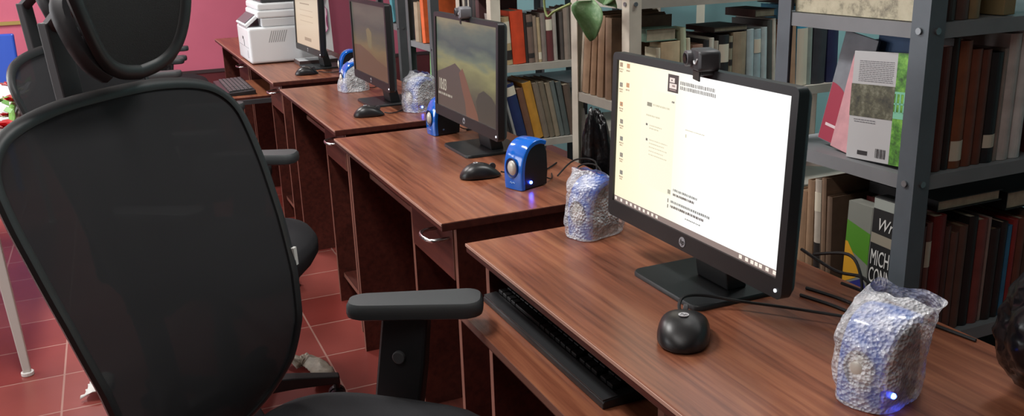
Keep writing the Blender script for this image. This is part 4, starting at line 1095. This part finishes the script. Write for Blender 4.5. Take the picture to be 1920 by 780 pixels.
# ------------------------------------------------------------------ plastic bags
def blob_bag(name, label, loc, r, seed, m, amp=.22, sub=5, squash=None, cat='bag'):
    bm = bmesh.new(); bmesh.ops.create_icosphere(bm, subdivisions=sub, radius=1)
    for v in bm.verts:
        p = v.co.copy(); d = 1 + amp * noise.noise(p * 1.6 + Vector((seed, 0, 0))) - amp * .55 * abs(noise.noise(p * 3.4 + Vector((0, seed, 0)))) - amp * .3 * abs(noise.noise(p * 7.5 + Vector((0, seed, 3))))
        q = p * d
        v.co = Vector((q.x * r[0], q.y * r[1], max(q.z, -.97) * r[2]))
    zmin = min(v.co.z for v in bm.verts)
    for v in bm.verts: v.co.z -= zmin
    me = bpy.data.meshes.new(name); bm.to_mesh(me); bm.free(); me.materials.append(m)
    for p in me.polygons: p.use_smooth = True
    o = bpy.data.objects.new(name, me); COL.objects.link(o); o.location = loc
    return tag(o, label, cat)
blob_bag('plastic_bag', 'tall black plastic bag between the nearest desks and the beige rack post', (.655, .592, .0), (.078, .050, .475), 2.2, BAGB)
blob_bag('plastic_bag', 'crumpled black plastic bag on the right end of the nearest desk', (2.180, .450, .7505), (.108, .10, .115), 8.4, BAGB, .22)
blob_bag('paper_wrap', 'white crumpled paper between the beige rack post and the black bag', (.408, .686, .5865), (.013, .010, .125), 4.0, mat('wrap_white', '#b5b0aa', .7), .2, 4, cat='paper')

# ------------------------------------------------------------------ left side: table, garland, far chairs, floor scraps
def make_table():
    t = thing('side_table', 'brown-topped table with white legs at the left picture edge', 'table', (0, 0, 0))
    x0, x1, y0, y1 = -2.3, -.30, -1.75, -.98
    MB().b2((x0, y0, .715), (x1, y1, .74)).build('table_top', mat('table_brown', '#5b4a45', .5, var=.15, vscale=12), t, bevel=.003)
    for (x, y) in ((x0 + .1, y0 + .08), (x1 - .10, y0 + .08), (x0 + .1, y1 - .08), (x1 - .10, y1 - .08)):
        sx = -1 if x < (x0 + x1) / 2 else 1; sy = -1 if y < -1.4 else 1
        fx, fy = x + sx * .06, y + sy * .035
        l = MB().loft([[(fx + dx * .012, fy + dy * .012, .012) for dx, dy in ((-1, -1), (1, -1), (1, 1), (-1, 1))], [(x + dx * .02, y + dy * .02, .7145) for dx, dy in ((-1, -1), (1, -1), (1, 1), (-1, 1))]]).build('leg', mat('leg_white', '#c9c6c0', .4), t, bevel=.003)
        MB().cyl((fx, fy, .007), .02, .013, 16).build('foot_cap', mat('cap_white', '#dcdad6', .4), l, bevel=.002)
    return t
make_table()
tag(MB().b2((-2.2, -1.5, .7405), (-1.05, -1.0, .745)).build('table_cloth', mat('cloth_grey', '#b5b8bc', .8), None), 'pale cloth on the brown-topped table', 'cloth')
RED = mat('petal_red', '#b5141c', .5); GRN = mat('garland_green', '#5f9a3c', .5); GRN2 = mat('garland_pale', '#b9c08a', .6)
def flower(parent, c, r, m, n=3):
    mb = MB(); rnd = random.Random(int(c[0] * 1000))
    for ring in range(n):
        k = 5 + ring
        for i in range(k):
            a = 2 * PI * i / k + ring * .5; rr = r * (.35 + .33 * ring); tilt = .9 - .35 * ring
            d = Vector((math.cos(a), math.sin(a), 0)); s = Vector((-d.y, d.x, 0)); u = Vector((0, 0, 1))
            pts = []
            for (q, w, h) in ((0, .25, 0), (.4, .55, .3 * tilt), (.8, .6, .7 * tilt), (1.0, .3, .85 * tilt + .1)):
                for e in (-1, 1): pts.append(Vector(c) + d * rr * q + s * e * w * rr * .8 + u * h * rr * 1.1 + u * .004 * rnd.random())
            mb.add(pts, [(0, 1, 3, 2), (2, 3, 5, 4), (4, 5, 7, 6)])
    return mb.build('flower', m, parent, smooth=True)
def make_garland():
    t = thing('flower_garland', 'artificial garland of red flowers and green leaves along the table edge', 'garland', (0, 0, 0))
    path = smooth_path([(-1.75, -1.045, .775), (-1.4, -1.03, .77), (-1.1, -1.02, .775), (-.85, -1.0, .77), (-.62, -1.0, .765)], 6)
    MB().tube(path, .012, 8).build('vine', GRN, t, smooth=True)
    for c, r in (((-.66, -.985, .775), .062), ((-.74, -.97, .765), .045), ((-1.22, -1.02, .79), .05), ((-1.62, -1.045, .80), .05), ((-1.0, -1.03, .765), .03)): flower(t, c, r, RED)
    rnd = random.Random(4)
    for i in range(22):
        x = -1.7 + i * .05; y = -1.02 + rnd.uniform(-.03, .03); z = .79 + rnd.uniform(0, .04)
        if -1.10 < x < -.80: z += .02
        a = rnd.uniform(0, 2 * PI); d = Vector((math.cos(a), math.sin(a), rnd.uniform(.1, .8))) * rnd.uniform(.03, .055); s = Vector((-d.y, d.x, 0)) * .4
        p = Vector((x, y, z))
        MB().add([p, p + d * .5 + s, p + d, p + d * .5 - s], [(0, 1, 2, 3)]).build('leaf', rnd.choice((GRN, GRN, GRN2)), t).modifiers.new('t', 'SOLIDIFY').thickness = .0015
    t.location = (0, .022, 0)
    return t
make_garland()
# blue plastic chair by the pink wall, behind the table
def make_blue_chair():
    B = mat('blue_plastic', '#1f48a8', .35)
    t = thing('plastic_chair', 'blue plastic chair by the pink wall at the left picture edge', 'chair', (-3.35, -1.40, 0), math.radians(80))
    MB().b2((-.22, -.22, .42), (.22, .22, .45)).build('seat', B, t, bevel=.012)
    MB().loft([[(x, y, z) for x, y in ((-.21, .19), (.21, .19), (.21, .22), (-.21, .22))] for z in (.45,)] + [[(x * .95, y + .07, .88) for x, y in ((-.21, .19), (.21, .19), (.21, .22), (-.21, .22))]]).build('backrest', B, t, bevel=.01)
    for x in (-.19, .19):
        for y in (-.19, .19): MB().loft([[(x * 1.12 + dx * .014, y * 1.12 + dy * .014, 0) for dx, dy in ((-1, -1), (1, -1), (1, 1), (-1, 1))], [(x + dx * .02, y + dy * .02, .4195) for dx, dy in ((-1, -1), (1, -1), (1, 1), (-1, 1))]]).build('leg', B, t)
    return t
make_blue_chair()
struct(MB().b2((XF, -3.0, .86), (XF + .02, -1.12, .885)).build('trim_1', mat('trim_olive', '#a08a4c', .5)))
# roll-up banner by the far wall
def make_banner():
    t = thing('rollup_banner', 'white banner with magenta curves standing by the pink wall', 'banner', (-4.40, .82, 0), math.radians(88))
    MB().quad([(-.24, 0, .08), (.19, 0, .08), (.155, 0, 1.75), (-.24, 0, 1.75)]).build('print_sheet', mat('banner_white', '#d5d3d2', .6), t).modifiers.new('t', 'SOLIDIFY').thickness = .003
    m = MB()
    for (cx, cz, r, a0, a1) in ((.02, .78, .15, -70, 80), (.30, .76, .16, 110, 250), (.0, .98, .15, -70, 60)):
        pts = [(cx + r * math.cos(math.radians(a_)), -.004, cz + r * math.sin(math.radians(a_))) for a_ in range(a0, a1, 10)]
        pts = [p for p in pts if -.22 < p[0] < .16]
        if len(pts) > 2: m.tube(pts, .012, 6, flat=(1, .15))
    m.build('magenta_curves', mat('banner_magenta', '#b34f83', .6), t)
    MB().b2((-.26, -.06, 0), (.21, .06, .079)).build('base', GREYD, t, bevel=.01)
    MB().tube([(0, .04, .08), (0, .03, 1.76)], .01, 8).build('pole', METAL, t)
    return t
make_banner()
# scraps on the floor
def scrap(name, label, path, w, seed, m, cat):
    p = smooth_path(path, 8); mb = MB(); g = []; N = len(p); K = 6
    for i, q in enumerate(p):
        d = (p[min(i + 1, N - 1)] - p[max(i - 1, 0)]).normalized(); s = Vector((-d.y, d.x, 0))
        for k in range(K + 1):
            u = 2 * k / K - 1; e = noise.noise((i * .5, k * .9, seed)) * .018
            g.append(q + s * u * w * (1 + .25 * noise.noise((i * .35, seed, 0))) + Vector((0, 0, .012 + abs(e) + .012 * (1 - u * u))))
    f = []
    for i in range(N - 1):
        for k in range(K): a_ = i * (K + 1) + k; f.append((a_, a_ + 1, a_ + K + 2, a_ + K + 1))
    mb.add(g, f); o = mb.build(name, m, None, smooth=True); md = o.modifiers.new('t', 'SOLIDIFY'); md.thickness = .002; md.offset = 1
    return tag(o, label, cat)
FILM = mat('dirty_film', '#a39a8c', .55, bump=.6, bscale=60, var=.25, vscale=30)
scrap('plastic_scrap', 'crumpled beige wrapping strip on the red tiles under the second desk', [(.035, -.222, 0), (.02, -.185, 0), (.05, -.15, 0), (.14, -.135, 0), (.23, -.15, 0)], .035, 1., FILM, 'wrapping')
scrap('cloth_scrap', 'white scrap of cloth on the red tiles under the foreground chair', [(-.17, -.79, 0), (-.10, -.80, 0), (-.03, -.82, 0)], .035, 6., mat('scrap_white', '#c4c2be', .7), 'cloth')

# ------------------------------------------------------------------ light
def area(name, loc, target, size, energy, color=(1, 1, 1)):
    l = bpy.data.lights.new(name, 'AREA'); l.shape = 'RECTANGLE'; l.size, l.size_y = size; l.energy = energy; l.color = color
    o = bpy.data.objects.new(name, l); COL.objects.link(o); o.location = loc
    o.rotation_euler = (Vector(target) - Vector(loc)).to_track_quat('-Z', 'Y').to_euler(); return o
area('overhead_light', (1.18, 1.30, ZC - .06), (1.18, 1.30, 0), (.25, 1.2), 34, (1, .98, .95))  # added fill, no tube known here: brightens the back wall and rack face
area('window_daylight', (-2.9, YL - .05, 1.75), (-2.9, 0, 1.2), (2.6, 1.5), 112, (.98, .99, 1))
area('window_daylight', (.2, YL - .05, 1.75), (.2, 0, 1.2), (2.4, 1.5), 62, (.98, .99, 1))
area('overhead_light', (-2.6, -.9, ZC - .06), (-2.6, -.9, 0), (1.2, .25), 74, (1, .98, .95))
area('overhead_light', (.4, -.9, ZC - .06), (.4, -.9, 0), (1.2, .25), 60, (1, .98, .95))
area('overhead_light', (2.6, -1.2, ZC - .06), (2.6, -1.2, 0), (1.2, .25), 16, (1, .98, .95))
w = bpy.data.worlds.new('world'); S.world = w; w.use_nodes = True
w.node_tree.nodes['Background'].inputs[0].default_value = (.75, .85, 1, 1); w.node_tree.nodes['Background'].inputs[1].default_value = .6
S.view_settings.view_transform = 'Standard'; S.view_settings.look = 'None'; S.view_settings.gamma = 1; S.view_settings.use_curve_mapping = False
S.view_settings.exposure = 0.
